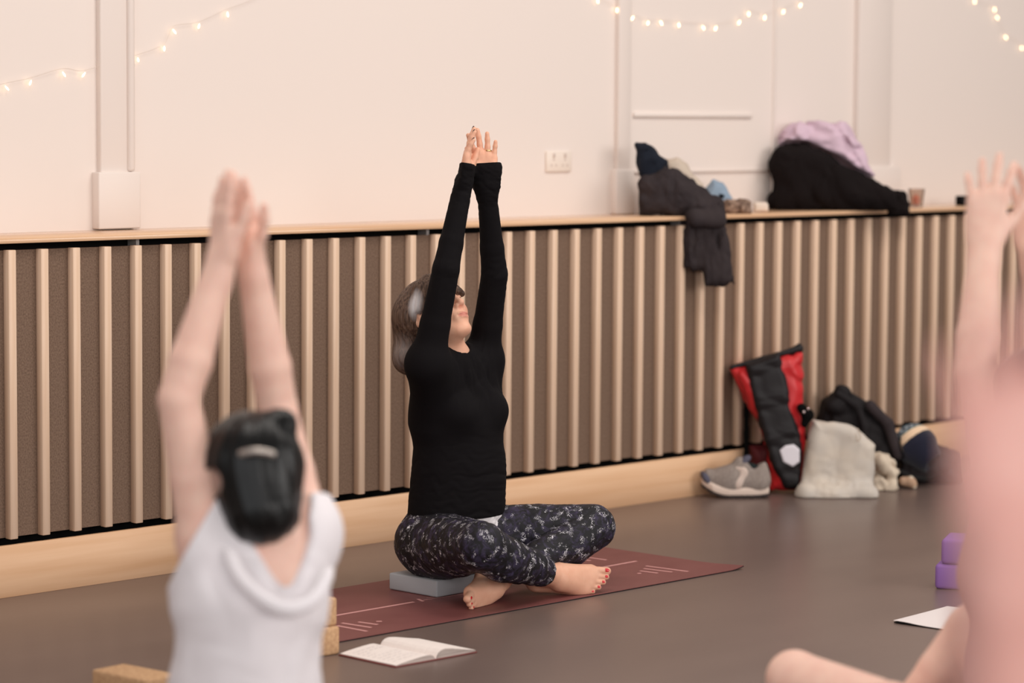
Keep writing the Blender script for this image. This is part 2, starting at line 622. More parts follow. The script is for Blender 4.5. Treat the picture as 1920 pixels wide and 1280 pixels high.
fairy([(13, 165), (57, 155), (120, 139), (157, 140), (216, 126), (259, 112), (308, 91), (327, 59), (373, 49), (427, 27)],
      'string of warm fairy lights rising across the wall at upper left', [(-60, 175)], [(480, -4), (560, -60)])
fairy([(1121, 2), (1157, 19), (1186, 34), (1215, 43), (1240, 43), (1273, 47), (1319, 52), (1342, 53), (1386, 42), (1404, 26), (1434, 33), (1469, 22), (1501, 10)],
      'drooping string of warm fairy lights above the draped jackets', [(1060, -50)], [(1560, -40)])
fairy([(1828, 3), (1865, 18), (1870, 33), (1886, 70), (1916, 90)],
      'string of warm fairy lights dropping at the upper right corner', [(1790, -60)], [(1960, 120), (2040, 150)])

# ------------------------------------------------------------------ body parts
M_SKIN = mat('light_skin', (228, 176, 148), 0.5, 0.35, attr=True, sss=0.12, noise=((40, 40, 40), (220, 162, 134), 0.6))
M_SKIN_ROSE = mat('flushed_skin', (214, 164, 154), 0.5, 0.3, attr=True, sss=0.12, noise=((20, 20, 20), (200, 144, 134), 0.7))
M_SKIN_PINK = mat('rosy_skin', (238, 198, 180), 0.5, 0.35, attr=True, sss=0.12, noise=((30, 30, 30), (230, 182, 166), 0.6))


def hand(b, w, d, n, th, s=1.0, curl=(0.1, 0.1, 0.12, 0.16), spread=0.10, thumb=0.7, k=0.004):
    """w wrist, d towards the fingers, n out of the palm, th towards the thumb; s=1 is an 18 cm hand"""
    d, n, th = nrm(d), nrm(n), nrm(th)
    offs = (0.030, 0.0105, -0.0095, -0.028)
    plen = (0.090, 0.094, 0.089, 0.081)
    flen = (0.071, 0.079, 0.073, 0.057)
    rad = (0.0088, 0.0091, 0.0086, 0.0076)
    tips = []
    kn = []
    b.cap(w - d * 0.03 * s, w + d * 0.012 * s, 0.0255 * s, 0.0265 * s, 0.02, (n, 0.68))
    for i in range(4):
        q = w + d * plen[i] * s + th * offs[i] * s
        kn.append(q)
        b.cap(w + d * 0.012 * s + th * offs[i] * 0.45 * s, q, 0.0150 * s, 0.0122 * s, 0.016 * s, (n, 0.82))
    b.ell(w + d * 0.035 * s + th * 0.024 * s + n * 0.008 * s, (0.017 * s, 0.03 * s, 0.013 * s), 0.014 * s, [th, d, n])
    b.ell(w + d * 0.04 * s - th * 0.026 * s + n * 0.007 * s, (0.012 * s, 0.032 * s, 0.012 * s), 0.014 * s, [th, d, n])
    for i in range(4):
        a = (1.5 - i) * spread
        fd = nrm(d * math.cos(a) + th * math.sin(a))
        p = kn[i] - fd * 0.006 * s
        ang = 0.0
        for j, fr in enumerate((0.46, 0.30, 0.24)):
            ang += curl[i] * (1.0, 1.3, 0.9)[j]
            dd = fd * math.cos(ang) + n * math.sin(ang)
            q = p + dd * flen[i] * fr * s * 1.06
            r0 = rad[i] * s * (1.06, 0.98, 0.92)[j]
            r1 = rad[i] * s * (0.96, 0.92, 0.78)[j]
            b.cap(p, q, r0, r1, k if j else 0.007)
            p = q
        tips.append((p, dd, nrm(n * math.cos(ang) - fd * math.sin(ang)), rad[i] * s))
    a = thumb
    t0 = w + d * 0.018 * s + th * 0.020 * s + n * 0.006 * s
    t1 = t0 + nrm(d * math.cos(a) + th * math.sin(a) + n * 0.25) * 0.044 * s
    t2 = t1 + nrm(d * math.cos(a * 0.75) + th * math.sin(a * 0.75) + n * 0.25) * 0.033 * s
    t3 = t2 + nrm(d * math.cos(a * 0.5) + th * math.sin(a * 0.5) + n * 0.2) * 0.026 * s
    b.cap(t0, t1, 0.0155 * s, 0.0115 * s, 0.014 * s)
    b.cap(t1, t2, 0.0110 * s, 0.0100 * s, 0.005 * s)
    b.cap(t2, t3, 0.0104 * s, 0.0080 * s, 0.004 * s)
    tips.append((t3, nrm(t3 - t2), n, 0.0085 * s))
    return tips


def foot(b, an, td, up, med, s=1.0, curl=0.15):
    """an ankle, td towards the toes, up out of the instep, med towards the big toe"""
    td, up, med = nrm(td), nrm(up), nrm(med)
    heel = an - td * 0.040 * s - up * 0.045 * s
    b.ell(heel, (0.034 * s, 0.030 * s, 0.030 * s), 0.03, [td, med, up])
    b.cap(an + up * 0.01 * s, heel + up * 0.012 * s, 0.034 * s, 0.030 * s, 0.02)
    ball = an + td * 0.125 * s - up * 0.058 * s
    offs = (0.032, 0.013, -0.004, -0.020, -0.034)
    fwd = (0.006, 0.010, 0.004, -0.006, -0.018)
    rad = (0.0185, 0.0150, 0.0145, 0.0140, 0.0140)
    toes = []
    for i in range(5):
        q = ball + med * offs[i] * s + td * fwd[i] * s
        b.cap(an + td * 0.03 * s - up * 0.012 * s + med * offs[i] * 0.45 * s, q, 0.028 * s, rad[i] * s, 0.02 * s)
        b.cap(heel + med * offs[i] * 0.3 * s, q - up * 0.002, 0.022 * s, 0.013 * s, 0.02 * s)
        L = (0.054, 0.048, 0.044, 0.039, 0.032)[i] * s
        r = (0.0135, 0.0092, 0.0088, 0.0085, 0.0082)[i] * s
        m = q + td * L * 0.5 + up * 0.002 * s
        e = m + nrm(td * math.cos(curl) - up * math.sin(curl)) * L * 0.5
        b.cap(q, m, r * 1.05, r * 0.92, 0.008 * s)
        b.cap(m, e, r * 0.95, r * 0.95, 0.003 * s)
        toes.append((e, nrm(td * math.cos(curl) - up * math.sin(curl)), nrm(up), r))
    return toes


def head(b, c, f, u, neck, s=1.0, nr=0.048, ears=True):
    """c between the ears, f out of the face, u out of the crown"""
    f, u = nrm(f), nrm(u)
    r = np.cross(f, u)
    fr = [r, f, u]

    def P(x, y, z):
        return c + s * (x * r + y * f + z * u)

    b.ell(P(0, -0.012, 0.028), np.array((0.073, 0.093, 0.085)) * s, 0.02, fr)
    b.ell(P(0, 0.026, -0.022), np.array((0.061, 0.064, 0.088)) * s, 0.03, fr)
    for sx in (-1, 1):
        b.cap(P(sx * 0.050, -0.004, -0.050), P(sx * 0.018, 0.066, -0.094), 0.018 * s, 0.014 * s, 0.02)
        b.ell(P(sx * 0.035, 0.058, -0.026), np.array((0.027, 0.024, 0.024)) * s, 0.022, fr)
        b.cap(P(sx * 0.008, 0.086, 0.028), P(sx * 0.044, 0.070, 0.030), 0.010 * s, 0.009 * s, 0.018)
    b.ell(P(0, 0.074, -0.097), np.array((0.019, 0.016, 0.015)) * s, 0.014, fr)
    b.cap(P(0, 0.05, -0.085), P(0, 0.0, -0.070), 0.023 * s, 0.032 * s, 0.025)
    for sx in (-1, 1):
        b.ell(P(sx * 0.031, 0.099, 0.009), np.array((0.017, 0.013, 0.011)) * s, 0.012, fr, 's')
        b.ell(P(sx * 0.031, 0.079, 0.008), np.array((0.0135, 0.0125, 0.0115)) * s, 0.004, fr)
    b.cap(P(0, 0.088, 0.020), P(0, 0.108, -0.024), 0.0075 * s, 0.0095 * s, 0.014)
    b.ell(P(0, 0.109, -0.027), np.array((0.0100, 0.0090, 0.0085)) * s, 0.006, fr)
    for sx in (-1, 1):
        b.ell(P(sx * 0.0105, 0.096, -0.031), np.array((0.0075, 0.0095, 0.0075)) * s, 0.006, fr)
        b.ell(P(sx * 0.0062, 0.0995, -0.0395), np.array((0.0042, 0.0065, 0.0050)) * s, 0.002, fr, 's')
    b.ell(P(0, 0.083, -0.060), np.array((0.028, 0.016, 0.022)) * s, 0.015, fr)
    b.ell(P(0, 0.0955, -0.0585), np.array((0.0215, 0.0075, 0.0048)) * s, 0.004, fr)
    b.ell(P(0, 0.0945, -0.0690), np.array((0.0185, 0.0080, 0.0055)) * s, 0.004, fr)
    b.cap(P(-0.021, 0.094, -0.0640), P(0, 0.1035, -0.0636), 0.0024 * s, 0.0028 * s, 0.002, None, 's')
    b.cap(P(0.021, 0.094, -0.0640), P(0, 0.1035, -0.0636), 0.0024 * s, 0.0028 * s, 0.002, None, 's')
    if ears:
        for sx in (-1, 1):
            b.ell(P(sx * 0.073, -0.010, -0.004), np.array((0.007, 0.017, 0.030)) * s, 0.005, fr)
            b.ell(P(sx * 0.082, -0.007, -0.002), np.array((0.006, 0.010, 0.019)) * s, 0.003, fr, 's')
    b.cap(P(0, -0.018, -0.045), neck, nr * s, nr * 1.08, 0.03)
    lip = (186, 96, 92)
    return P, fr, [(spot(P(0, 0.099, -0.064), (0.025, 0.016, 0.0110), 0.4, fr), lip, 0.65),
                   (spot(P(-0.040, 0.075, -0.030), 0.03, 0.8, fr), (222, 140, 120), 0.35),
                   (spot(P(0.040, 0.075, -0.030), 0.03, 0.8), (222, 140, 120), 0.35),
                   (spot(P(-0.031, 0.092, 0.002), (0.015, 0.012, 0.0028), 0.4, fr), (70, 44, 38), 0.9),
                   (spot(P(0.031, 0.092, 0.002), (0.015, 0.012, 0.0028), 0.4, fr), (70, 44, 38), 0.9)]


def torso(b, J, g=0.0, k=0.04, bust=1.0):
    """J: pelvis waist chest neck shR shL, lat (towards the left side), fwd; g = growth for clothes"""
    lat, fwd = nrm(J['lat']), nrm(J['fwd'])
    z = np.cross(lat, fwd)
    z = z if z[2] > 0 else -z
    fr = [lat, fwd, z]
    S = J.get('ts', 1.0)
    b.ell(J['pelvis'], (0.155 * S + g, 0.115 * S + g, 0.10 * S + g), k, fr)
    b.cap(J['pelvis'] + z * 0.03, J['waist'], 0.098 * S + g, 0.092 * S + g, k, (lat, 1.36))
    b.cap(J['waist'], J['chest'], 0.092 * S + g, 0.096 * S + g, k, (lat, J.get('cf', 1.38)))
    b.cap(J['chest'], J['chest'] * 0.3 + J['neck'] * 0.7 - z * 0.015, 0.098 * S + g, 0.070 * S + g, k, (lat, 1.45))
    for sd, nm in ((-1, 'shR'), (1, 'shL')):
        b.cap(J['neck'] - z * 0.012, J[nm] + z * 0.005, 0.042 + g, 0.043 + g, 0.04)
        b.cap(J[nm], J['chest'] + lat * sd * 0.078 * S, 0.045 + g, 0.062 * S + g, 0.05)
        b.ell(J['chest'] + lat * sd * 0.067 * S + fwd * 0.082 * S + z * 0.005, np.array((0.058, 0.052, 0.056)) * bust + g, 0.03, fr)


def limb(b, pts, rr, g=0.0, k=0.02):
    for i in range(len(pts) - 1):
        b.cap(pts[i], pts[i + 1], rr[i] + g, rr[i + 1] + g, k if i == 0 else 0.007)


def arm(b, sh, el, wr, g=0.0, s=1.0, k=0.018, upto=1.0):
    m1 = sh * 0.55 + el * 0.45
    m2 = el * 0.72 + wr * 0.28
    w = el * (1 - upto) + wr * upto
    limb(b, [sh, m1, el, m2, w], [0.049 * s, 0.043 * s, 0.036 * s, 0.0385 * s, 0.026 * s], g, k)


def leg(b, hip, kn, an, g=0.0, s=1.0, k=0.03, calf=(0, 0, -1)):
    m = hip * 0.5 + kn * 0.5
    c = kn * 0.70 + an * 0.30 + np.asarray(calf) * 0.012
    limb(b, [hip, m, kn], [0.086 * s, 0.074 * s, 0.056 * s], g, k)
    limb(b, [kn, c, kn * 0.3 + an * 0.7, an], [0.055 * s, 0.054 * s, 0.040 * s, 0.031 * s], g, 0.012)


def lerp(a, b, t):
    return a * (1 - t) + b * t


V3 = lambda *a: np.array(a, float)

# ------------------------------------------------------------------ people
def crossed(J, w=0.27):
    """hips, knees and ankles of someone sitting cross-legged on the floor"""
    lat, fwd = J['lat'], J['fwd']
    p = J['pelvis'].copy()
    J['hipR'], J['hipL'] = p - lat * 0.085, p + lat * 0.085
    f = V3(p[0], p[1], 0)
    J['knR'] = f + fwd * 0.29 - lat * (0.085 + w) + V3(0, 0, 0.13)
    J['knL'] = f + fwd * 0.29 + lat * (0.085 + w) + V3(0, 0, 0.13)
    J['anR'] = f + fwd * 0.40 + lat * 0.08 + V3(0, 0, 0.055)
    J['anL'] = f + fwd * 0.30 - lat * 0.10 + V3(0, 0, 0.052)
    up = V3(0, 0, 1)
    J['ftR'] = (nrm(lat * 0.9 + fwd * 0.35), nrm(fwd * 0.85 - lat * 0.3 + up * 0.35), nrm(up * 0.9 - fwd * 0.35))
    J['ftL'] = (nrm(-lat * 0.9 + fwd * 0.35), nrm(fwd * 0.85 + lat * 0.3 + up * 0.35), nrm(up * 0.9 - fwd * 0.35))
    return J


def body(J, hands, sa=1.0, sl=1.0, headargs=None, bust=1.0, shrink=0.0):
    b = Blob()
    torso(b, J, -shrink, bust=bust)
    arm(b, J['shL'], J['elL'], J['wrL'], 0, sa)
    arm(b, J['shR'], J['elR'], J['wrR'], 0, sa)
    leg(b, J['hipR'], J['knR'], J['anR'], -shrink, sl)
    leg(b, J['hipL'], J['knL'], J['anL'], -shrink, sl)
    toes = [foot(b, J['anR'], *J['ftR'], s=J.get('fs', 1.0)), foot(b, J['anL'], *J['ftL'], s=J.get('fsL', 1.0))]
    HP, hfr, tint = head(b, J['head'], J['hf'], J['hu'], J['neck'] + J.get('nko', V3(0, 0, 0)), J.get('hs', 1.0))
    tips = [hand(b, **h) for h in hands]
    return b, HP, hfr, tint, tips, toes


Z = V3(0, 0, 1)
RH = nrm(V3(RT[0], RT[1], 0))
FH = nrm(V3(FW[0], FW[1], 0))

# ---- the woman on the plum mat
J = dict(lat=V3(1, 0, 0), fwd=V3(0, -1, 0), ts=0.97, cf=1.27,
         pelvis=V3(5.752, -0.800, 0.158), waist=V3(5.775, -0.800, 0.33), chest=V3(5.768, -0.795, 0.525),
         neck=V3(5.726, -0.815, 0.690), shR=at_d(801, 684, 7.95), shL=V3(5.875, -0.800, 0.668),
         elR=at_d(836, 505, 7.92), elL=on_y(927, 516, -0.865), wrR=on_y(869, 343, -0.88), wrL=on_y(912, 346, -0.88),
         head=at_d(817, 592, 8.06), hf=V3(0.03, -0.785, 0.62), hu=V3(0.0, 0.62, 0.785), nko=V3(0, 0.0, 0.01), hs=0.97, fs=0.95, fsL=0.92,
         hipR=V3(5.668, -0.82, 0.140), hipL=V3(5.838, -0.82, 0.142), knR=at_d(902, 1023, 7.73), knL=at_d(1110, 988, 8.2),
         anR=on_z(1034, 1079, 0.066), anL=on_z(932, 1090, 0.060))
J['ftR'] = (nrm(RT * 0.98 + FW * 0.16 - UP * 0.02), nrm(-0.93 * FW + 0.34 * UP + 0.15 * RT), nrm(0.94 * UP + 0.34 * FW))
J['ftL'] = (nrm(-0.13 * RT - 0.30 * UP - 0.93 * FW), nrm(0.96 * RT + 0.20 * UP - 0.20 * FW), nrm(0.91 * UP - 0.26 * RT - 0.26 * FW))
hands = [dict(w=J['wrR'], d=UP + 0.13 * RT, n=RT - 0.15 * FW, th=FW, s=0.93, curl=(0.05, 0.07, 0.1, 0.14), spread=0.05, thumb=0.5),
         dict(w=J['wrL'], d=UP - 0.06 * RT, n=-FW - 0.25 * RT, th=-RT, s=0.93, curl=(0.14, 0.06, 0.06, 0.06), spread=0.13, thumb=0.35)]
wo = thing('person', 'woman in black long-sleeved top and patterned leggings sitting on a grey block, arms raised', 'person', (5.752, -0.80, 0.054))
ORG = np.array(wo.location)
wb_, HP, HFR, tint, tips, toes = body(J, hands, 0.72, 1.0, shrink=0.008, bust=0.68)
wb_.cut(V3(5.75, -0.95, 0.0048), V3(0, 0, -1), 0.9)
me = wb_.mesh('body', 0.0027, ORG, tint + [(spot(HP(0, 0.1, -0.03), (0.015, 0.02, 0.02), 0.7), (224, 138, 118), 0.35)])
link('body', me, M_SKIN, wo)

# nails
M_NAIL_RED = mat('red_nail_polish', (205, 34, 44), 0.2, 0.6)
M_NAIL_DARK = mat('dark_nail_polish', (52, 22, 28), 0.25, 0.6)


def nail(tip, r, m, par, org, s=1.0, w=0.85, back=-0.1):
    p, d, up, rad = tip
    side = np.cross(d, up)
    V = []
    for i in range(5):
        for j in range(4):
            a, t = (i / 4 - 0.5) * 1.9, (j / 3 - 0.5)
            q = p + up * rad * 1.08 * math.cos(a) + side * rad * 1.05 * math.sin(a) * w + d * (t * rad * 1.7 * s + rad * back) - up * rad * 0.35 * max(0, t) ** 2 * 4 * 0.5
            q[2] = max(q[2], 0.0065)
            V.append(q - org)
    V2 = [v - up * 0.0012 for v in V]
    F = []
    for i in range(4):
        for j in range(3):
            k = i * 4 + j
            F.append((k, k + 1, k + 5, k + 4))
    return link(r, raw_mesh(r, V + V2, F + [tuple(q + 20 for q in reversed(f)) for f in F], True), m, par)


for i, t in enumerate(toes[0]):
    nail(t, 'toenail', M_NAIL_RED, wo, ORG, 0.62, 0.72, -0.05)
for t in toes[1][:3]:
    nail(t, 'toenail', M_NAIL_RED, wo, ORG, 0.55, 0.6, -0.05)
for t in tips[0][:4]:
    p, d, n, r = t
    nail((p, d, -n, r * 0.76), 'fingernail', M_NAIL_DARK, wo, ORG, 1.2, 0.85, 0.1)

# ring on the left ring finger
M_GOLD = mat('pale_gold', (214, 190, 140), 0.25, 0.5, metal=1.0)
hw = hands[1]
hd, hth = nrm(hw['d']), nrm(hw['th'])
rp = hw['w'] + hd * (0.089 + 0.016) * 0.93 + hth * (-0.0115) * 0.93
link('ring', tube_mesh('ring', [rp - ORG + 0.0094 * (math.cos(a) * RT - math.sin(a) * FW) + 0.0022 * k * hd
                               for k in (0, 1) for a in np.linspace(0, 2 * math.pi, 17)[:-1]], 0.0016, 6, True), M_GOLD, wo)

# black long-sleeved top
M_TOP = mat('black_jersey', (15, 12, 14), 0.85, 0.12, bump=(420, 0.15, 0.001))
b = Blob()
torso(b, J, 0.010, bust=0.78)
b.cap(J['pelvis'] + V3(0.014, -0.006, 0.10), J['waist'] + V3(0.004, -0.012, 0.04), 0.115, 0.107, 0.03, (J['lat'], 1.24))
b.cap(J['pelvis'] + V3(0.016, -0.004, 0.10), J['chest'] + V3(0.004, -0.008, -0.055), 0.120, 0.1155, 0.03, (J['lat'], 1.19))
b.cap(J['pelvis'] + V3(0.018, 0, 0.065), J['pelvis'] + V3(0.018, 0, 0.115), 0.1165, 0.1150, 0.02, (J['lat'], 1.25))
for s_ in ('L', 'R'):
    S0, E0, W0 = J['sh' + s_], J['el' + s_], J['wr' + s_]
    limb(b, [S0, lerp(S0, E0, 0.45), E0, lerp(E0, W0, 0.3), W0], [0.0465, 0.0425, 0.0385, 0.0345, 0.0262], 0, 0.03)
    b.cap(S0, lerp(S0, E0, 0.4), 0.047, 0.043, 0.008)
for hnd, wr in ((hands[0], J['wrR']), (hands[1], J['wrL'])):
    d, n = nrm(hnd['d']), nrm(hnd['n'])
    th = nrm(hnd['th'])
    q = 0.45 if wr is J['wrR'] else 0.60
    b.cap(wr - d * 0.02, wr + d * 0.042 + n * 0.004, 0.031, 0.0440, 0.015, (n, q))
    b.cap(wr + d * 0.004 + th * 0.012 + n * 0.005, wr + d * 0.050 + th * 0.018 + n * 0.008, 0.024, 0.027, 0.015, (n, q + 0.15))
    b.cap(wr + d * 0.004 - th * 0.014 + n * 0.004, wr + d * 0.050 - th * 0.020 + n * 0.007, 0.025, 0.026, 0.015, (n, q + 0.15))
b.folds(0.0024, 0.085, 3, (0.7, 0.7, 1.9), (J['pelvis'] + V3(0.02, -0.03, 0.15), 0.16))
b.folds(0.0010, 0.05, 5, (1, 1, 1.2), (J['elR'], 0.12))
b.folds(0.0010, 0.05, 6, (1, 1, 1.2), (J['elL'], 0.12))
b.folds(0.0018, 0.05, 9, (1, 1, 2.0), (J['wrR'], 0.09))
b.folds(0.0018, 0.05, 8, (1, 1, 2.0), (J['wrL'], 0.09))
b.folds(0.0040, 0.085, 12, (1.6, 1.6, 0.6), (J['neck'] + V3(0.05, -0.06, -0.06), 0.11))
b.cut(V3(5.77, -0.80, 0.226), V3(0, 0, -1), 0.22)
for hnd, wr, dd in ((hands[0], J['wrR'], 0.056), (hands[1], J['wrL'], 0.062)):
    b.cut(wr + nrm(hnd['d']) * dd, hnd['d'], 0.052)
# neck opening
b.cap(J['neck'] + V3(-0.002, -0.018, 0.050), J['neck'] + V3(-0.02, -0.02, 0.12), 0.049, 0.062, 0.006, (J['lat'], 1.12), 's')
top = link('long_sleeved_top', b.mesh('long_sleeved_top', 0.0033, ORG), M_TOP, wo)


def band(c, rx, ry, z, h, r, name, m, par, org, tilt=0.0):
    pts = [c + V3(rx * math.cos(a), ry * math.sin(a), z + tilt * math.cos(a)) - org for a in np.linspace(0, 2 * math.pi, 49)[:-1]]
    me = tube_mesh(name, pts, r, 8, True)
    return link(name, me, m, par)


# sewn hem, and the white shirt showing under it
for dz in (0.030,):
    band(V3(5.770, -0.800, 0), 0.1465, 0.1180, 0.226 + dz, 0, 0.0022, 'hem_seam', M_TOP, top, ORG)
M_WHITE = mat('white_cotton', (226, 220, 222), 0.8, 0.2, bump=(300, 0.2, 0.001))
b = Blob()
b.cap(V3(5.778, -0.808, 0.212), V3(5.770, -0.802, 0.26), 0.116, 0.108, 0.01, (V3(1, 0, 0), 1.24))
b.folds(0.0035, 0.05, 4, (1, 1, 1.5))
b.cut(V3(5.80, -0.90, 0.199), V3(-0.35, 0.12, -1), 0.3)
b.cut(V3(5.80, -0.80, 0.25), V3(0, 0, 1), 0.3)
b.cut(V3(5.690, -0.8, 0.2), V3(-1, 0.4, 0), 0.3)
link('undershirt_hem', b.mesh('undershirt_hem', 0.0035, ORG), M_WHITE, wo)

# patterned leggings
M_LEG = bpy.data.materials.new('patterned_leggings')
M_LEG.use_nodes = True
nt = M_LEG.node_tree
pb = nt.nodes['Principled BSDF']
pb.inputs['Roughness'].default_value = 0.6
pb.inputs['Specular IOR Level'].default_value = 0.3


def nd(nt, t, **kw):
    n = nt.nodes.new(t)
    for k, v in kw.items():
        if k in n.inputs:
            n.inputs[k].default_value = v
        else:
            setattr(n, k, v)
    return n


tc = nd(nt, 'ShaderNodeTexCoord')
wn = nd(nt, 'ShaderNodeTexNoise', Scale=14.0, Detail=2.0)
nt.links.new(tc.outputs['Object'], wn.inputs['Vector'])
wm = nd(nt, 'ShaderNodeMix', data_type='RGBA')
wm.inputs[0].default_value = 0.20
nt.links.new(tc.outputs['Object'], wm.inputs[6])
nt.links.new(wn.outputs['Color'], wm.inputs[7])
vo = nd(nt, 'ShaderNodeTexVoronoi', feature='DISTANCE_TO_EDGE', Scale=104.0)
nt.links.new(wm.outputs[2], vo.inputs['Vector'])
r1 = nd(nt, 'ShaderNodeMapRange')
r1.inputs[1].default_value, r1.inputs[2].default_value, r1.inputs[3].default_value, r1.inputs[4].default_value = 0.015, 0.06, 1.0, 0.0
nt.links.new(vo.outputs['Distance'], r1.inputs[0])
n2 = nd(nt, 'ShaderNodeTexNoise', Scale=42.0, Detail=3.0)
nt.links.new(tc.outputs['Object'], n2.inputs['Vector'])
r2 = nd(nt, 'ShaderNodeMapRange')
r2.inputs[1].default_value, r2.inputs[2].default_value = 0.545, 0.61
nt.links.new(n2.outputs['Fac'], r2.inputs[0])
mu = nd(nt, 'ShaderNodeMath', operation='MULTIPLY')
nt.links.new(r1.outputs[0], mu.inputs[0])
nt.links.new(r2.outputs[0], mu.inputs[1])
n3 = nd(nt, 'ShaderNodeTexNoise', Scale=26.0, Detail=5.0, Roughness=0.7)
nt.links.new(wm.outputs[2], n3.inputs['Vector'])
r3 = nd(nt, 'ShaderNodeMapRange')
r3.inputs[1].default_value, r3.inputs[2].default_value = 0.48, 0.68
nt.links.new(n3.outputs['Fac'], r3.inputs[0])
m1 = nd(nt, 'ShaderNodeMix', data_type='RGBA')
m1.inputs[6].default_value = (*lin((17, 15, 20)), 1)
m1.inputs[7].default_value = (*lin((58, 50, 76)), 1)
nt.links.new(r3.outputs[0], m1.inputs[0])
m2 = nd(nt, 'ShaderNodeMix', data_type='RGBA')
m2.inputs[7].default_value = (*lin((228, 224, 230)), 1)
nt.links.new(m1.outputs[2], m2.inputs[6])
nt.links.new(mu.outputs[0], m2.inputs[0])
nt.links.new(m2.outputs[2], pb.inputs['Base Color'])

b = Blob()
b.ell(J['pelvis'] + V3(0, 0.01, -0.002), (0.170, 0.128, 0.103), 0.03)
b.ell(J['pelvis'] + V3(-0.080, 0.025, -0.018), (0.090, 0.100, 0.086), 0.03)
b.ell(J['pelvis'] + V3(0.080, 0.025, -0.018), (0.090, 0.100, 0.086), 0.03)
b.cap(J['pelvis'] + V3(0, 0, 0.03), J['pelvis'] + V3(0.015, 0, 0.105), 0.112, 0.104, 0.03, (V3(1, 0, 0), 1.32))
leg(b, J['hipR'], J['knR'], J['anR'], 0.006, 1.09)
b.cut(lerp(J['anR'], J['knR'], 0.12), J['anR'] - J['knR'], 0.085)
leg(b, J['hipL'], J['knL'], lerp(J['anL'], J['knL'], 0.20), 0.006, 1.09)
b.folds(0.0018, 0.05, 21, (1, 1, 1))
b.cut(V3(5.76, -0.8, 0.248), V3(0, 0, 1), 0.3)
b.cut(V3(5.75, -0.8, 0.0550), V3(0, 0, -1), 0.19)
b.cut(V3(5.75, -0.95, 0.0048), V3(0, 0, -1), 0.9)
link('leggings', b.mesh('leggings', 0.0033, ORG), M_LEG, wo)

# hair with a silver streak
M_HAIR = mat('brown_grey_hair', (54, 37, 29), 0.45, 0.25, attr=True, noise=((240, 240, 9), (124, 98, 82), 0.75), bump=((420, 420, 16), 0.5, 0.003))


def strands(P, c, n, amp=1.0, ph=0.0):
    a = np.arctan2(P[:, 1] - c[1], P[:, 0] - c[0])
    return (np.sin(a * n + 9 * np.sin(P[:, 2] * 9 + ph)) + 0.6 * np.sin(a * n * 1.7 + 5 * np.sin(P[:, 2] * 14 + 2 + ph))) * amp


hc = J['head']
b = Blob()
b.ell(HP(0, -0.020, 0.034), (0.086, 0.104, 0.092), 0.02, HFR)
for sx in (-1, 1):
    b.cap(HP(sx * 0.052, -0.045, 0.03), hc + V3(sx * 0.055, 0.060, -0.118), 0.045, 0.031, 0.04)
b.cap(HP(0, -0.075, 0.02), hc + V3(-0.01, 0.105, -0.13), 0.062, 0.045, 0.05)
b.ell(hc + V3(-0.022, 0.072, -0.125), (0.050, 0.042, 0.048), 0.03)
b.ell(hc + V3(0.045, 0.085, -0.125), (0.05, 0.045, 0.05), 0.03)
b.ell(HP(0, 0.100, -0.052), (0.060, 0.068, 0.098), 0.008, HFR, 's')
b.ell(HP(-0.080, 0.030, -0.045), (0.030, 0.055, 0.060), 0.012, HFR, 's')
b.ell(HP(0.080, 0.030, -0.045), (0.030, 0.055, 0.060), 0.012, HFR, 's')
for k in range(7):
    x = -0.048 + 0.016 * k
    b.cap(HP(x * 0.8, 0.062, 0.088), HP(x * 1.15, 0.106 - abs(x) * 0.45, 0.020 + 0.004 * (k % 2)), 0.015, 0.010, 0.014)
for sx in (-1, 1):
    b.cap(HP(sx * 0.060, 0.045, 0.075), HP(sx * 0.072, 0.020, 0.012), 0.018, 0.010, 0.02)
b.grooves(lambda P: strands(P, hc, 34), 0.0011)
silver = (206, 200, 200)
hair_tint = [(spot(HP(-0.080, 0.064, 0.026), (0.035, 0.010, 0.062), 0.9), silver, 0.85),
             (spot(HP(0.080, 0.018, 0.030), (0.03, 0.026, 0.052), 0.6), silver, 0.95),
             (spot(hc + V3(-0.08, 0.06, -0.11), (0.03, 0.09, 0.07), 0.8), (168, 156, 152), 0.4)]
link('hair', b.mesh('hair', 0.003, ORG, hair_tint), M_HAIR, wo)

# ---- the person in white at the left, seen from behind
D = 5.18
JA = dict(lat=-RH, fwd=FH, ts=0.84, cf=1.22,
          pelvis=at_d(460, 1488, 5.20), waist=at_d(461, 1290, 5.20), chest=at_d(470, 1125, 5.17), neck=at_d(505, 985, 5.17),
          shL=at_d(386, 1010, 5.16), shR=at_d(566, 990, 5.22), elL=at_d(335, 750, 5.12), elR=at_d(520, 765, 5.30),
          wrL=at_d(414, 492, 5.16), wrR=at_d(470, 488, 5.24), head=at_d(470, 893, 5.20),
          hf=FW * 0.92 + UP * 0.22 - RT * 0.30, hu=UP * 0.95 - FW * 0.22, hs=1.03)
crossed(JA)
hA = [dict(w=JA['wrL'], d=UP * 1.0 + RT * 0.02, n=RT * 0.9 + FW * 0.35, th=RT * 0.35 - FW * 0.9, s=0.98, curl=(0.03,) * 4, spread=0.05, thumb=0.45),
      dict(w=JA['wrR'], d=UP * 0.97 - RT * 0.22, n=-RT * 0.95 - FW * 0.2, th=RT * 0.3 - FW * 0.8, s=0.98, curl=(0.04,) * 4, spread=0.05, thumb=0.95)]
hA[0]['th'] = -FW * 0.85 + RT * 0.5
hA[1]['th'] = -FW * 0.5 + RT * 0.85
pa = thing('person', 'person in a white T-shirt seen from behind with dark bobbed hair, palms joined overhead', 'person', (JA['pelvis'][0], JA['pelvis'][1], 0.0))
OA = np.array(pa.location)
bA, HPA, HFA, tA, _, _ = body(JA, hA, 1.05, 1.0, bust=0.9)
bA.cut(V3(OA[0], OA[1], 0.001), V3(0, 0, -1), 0.6)
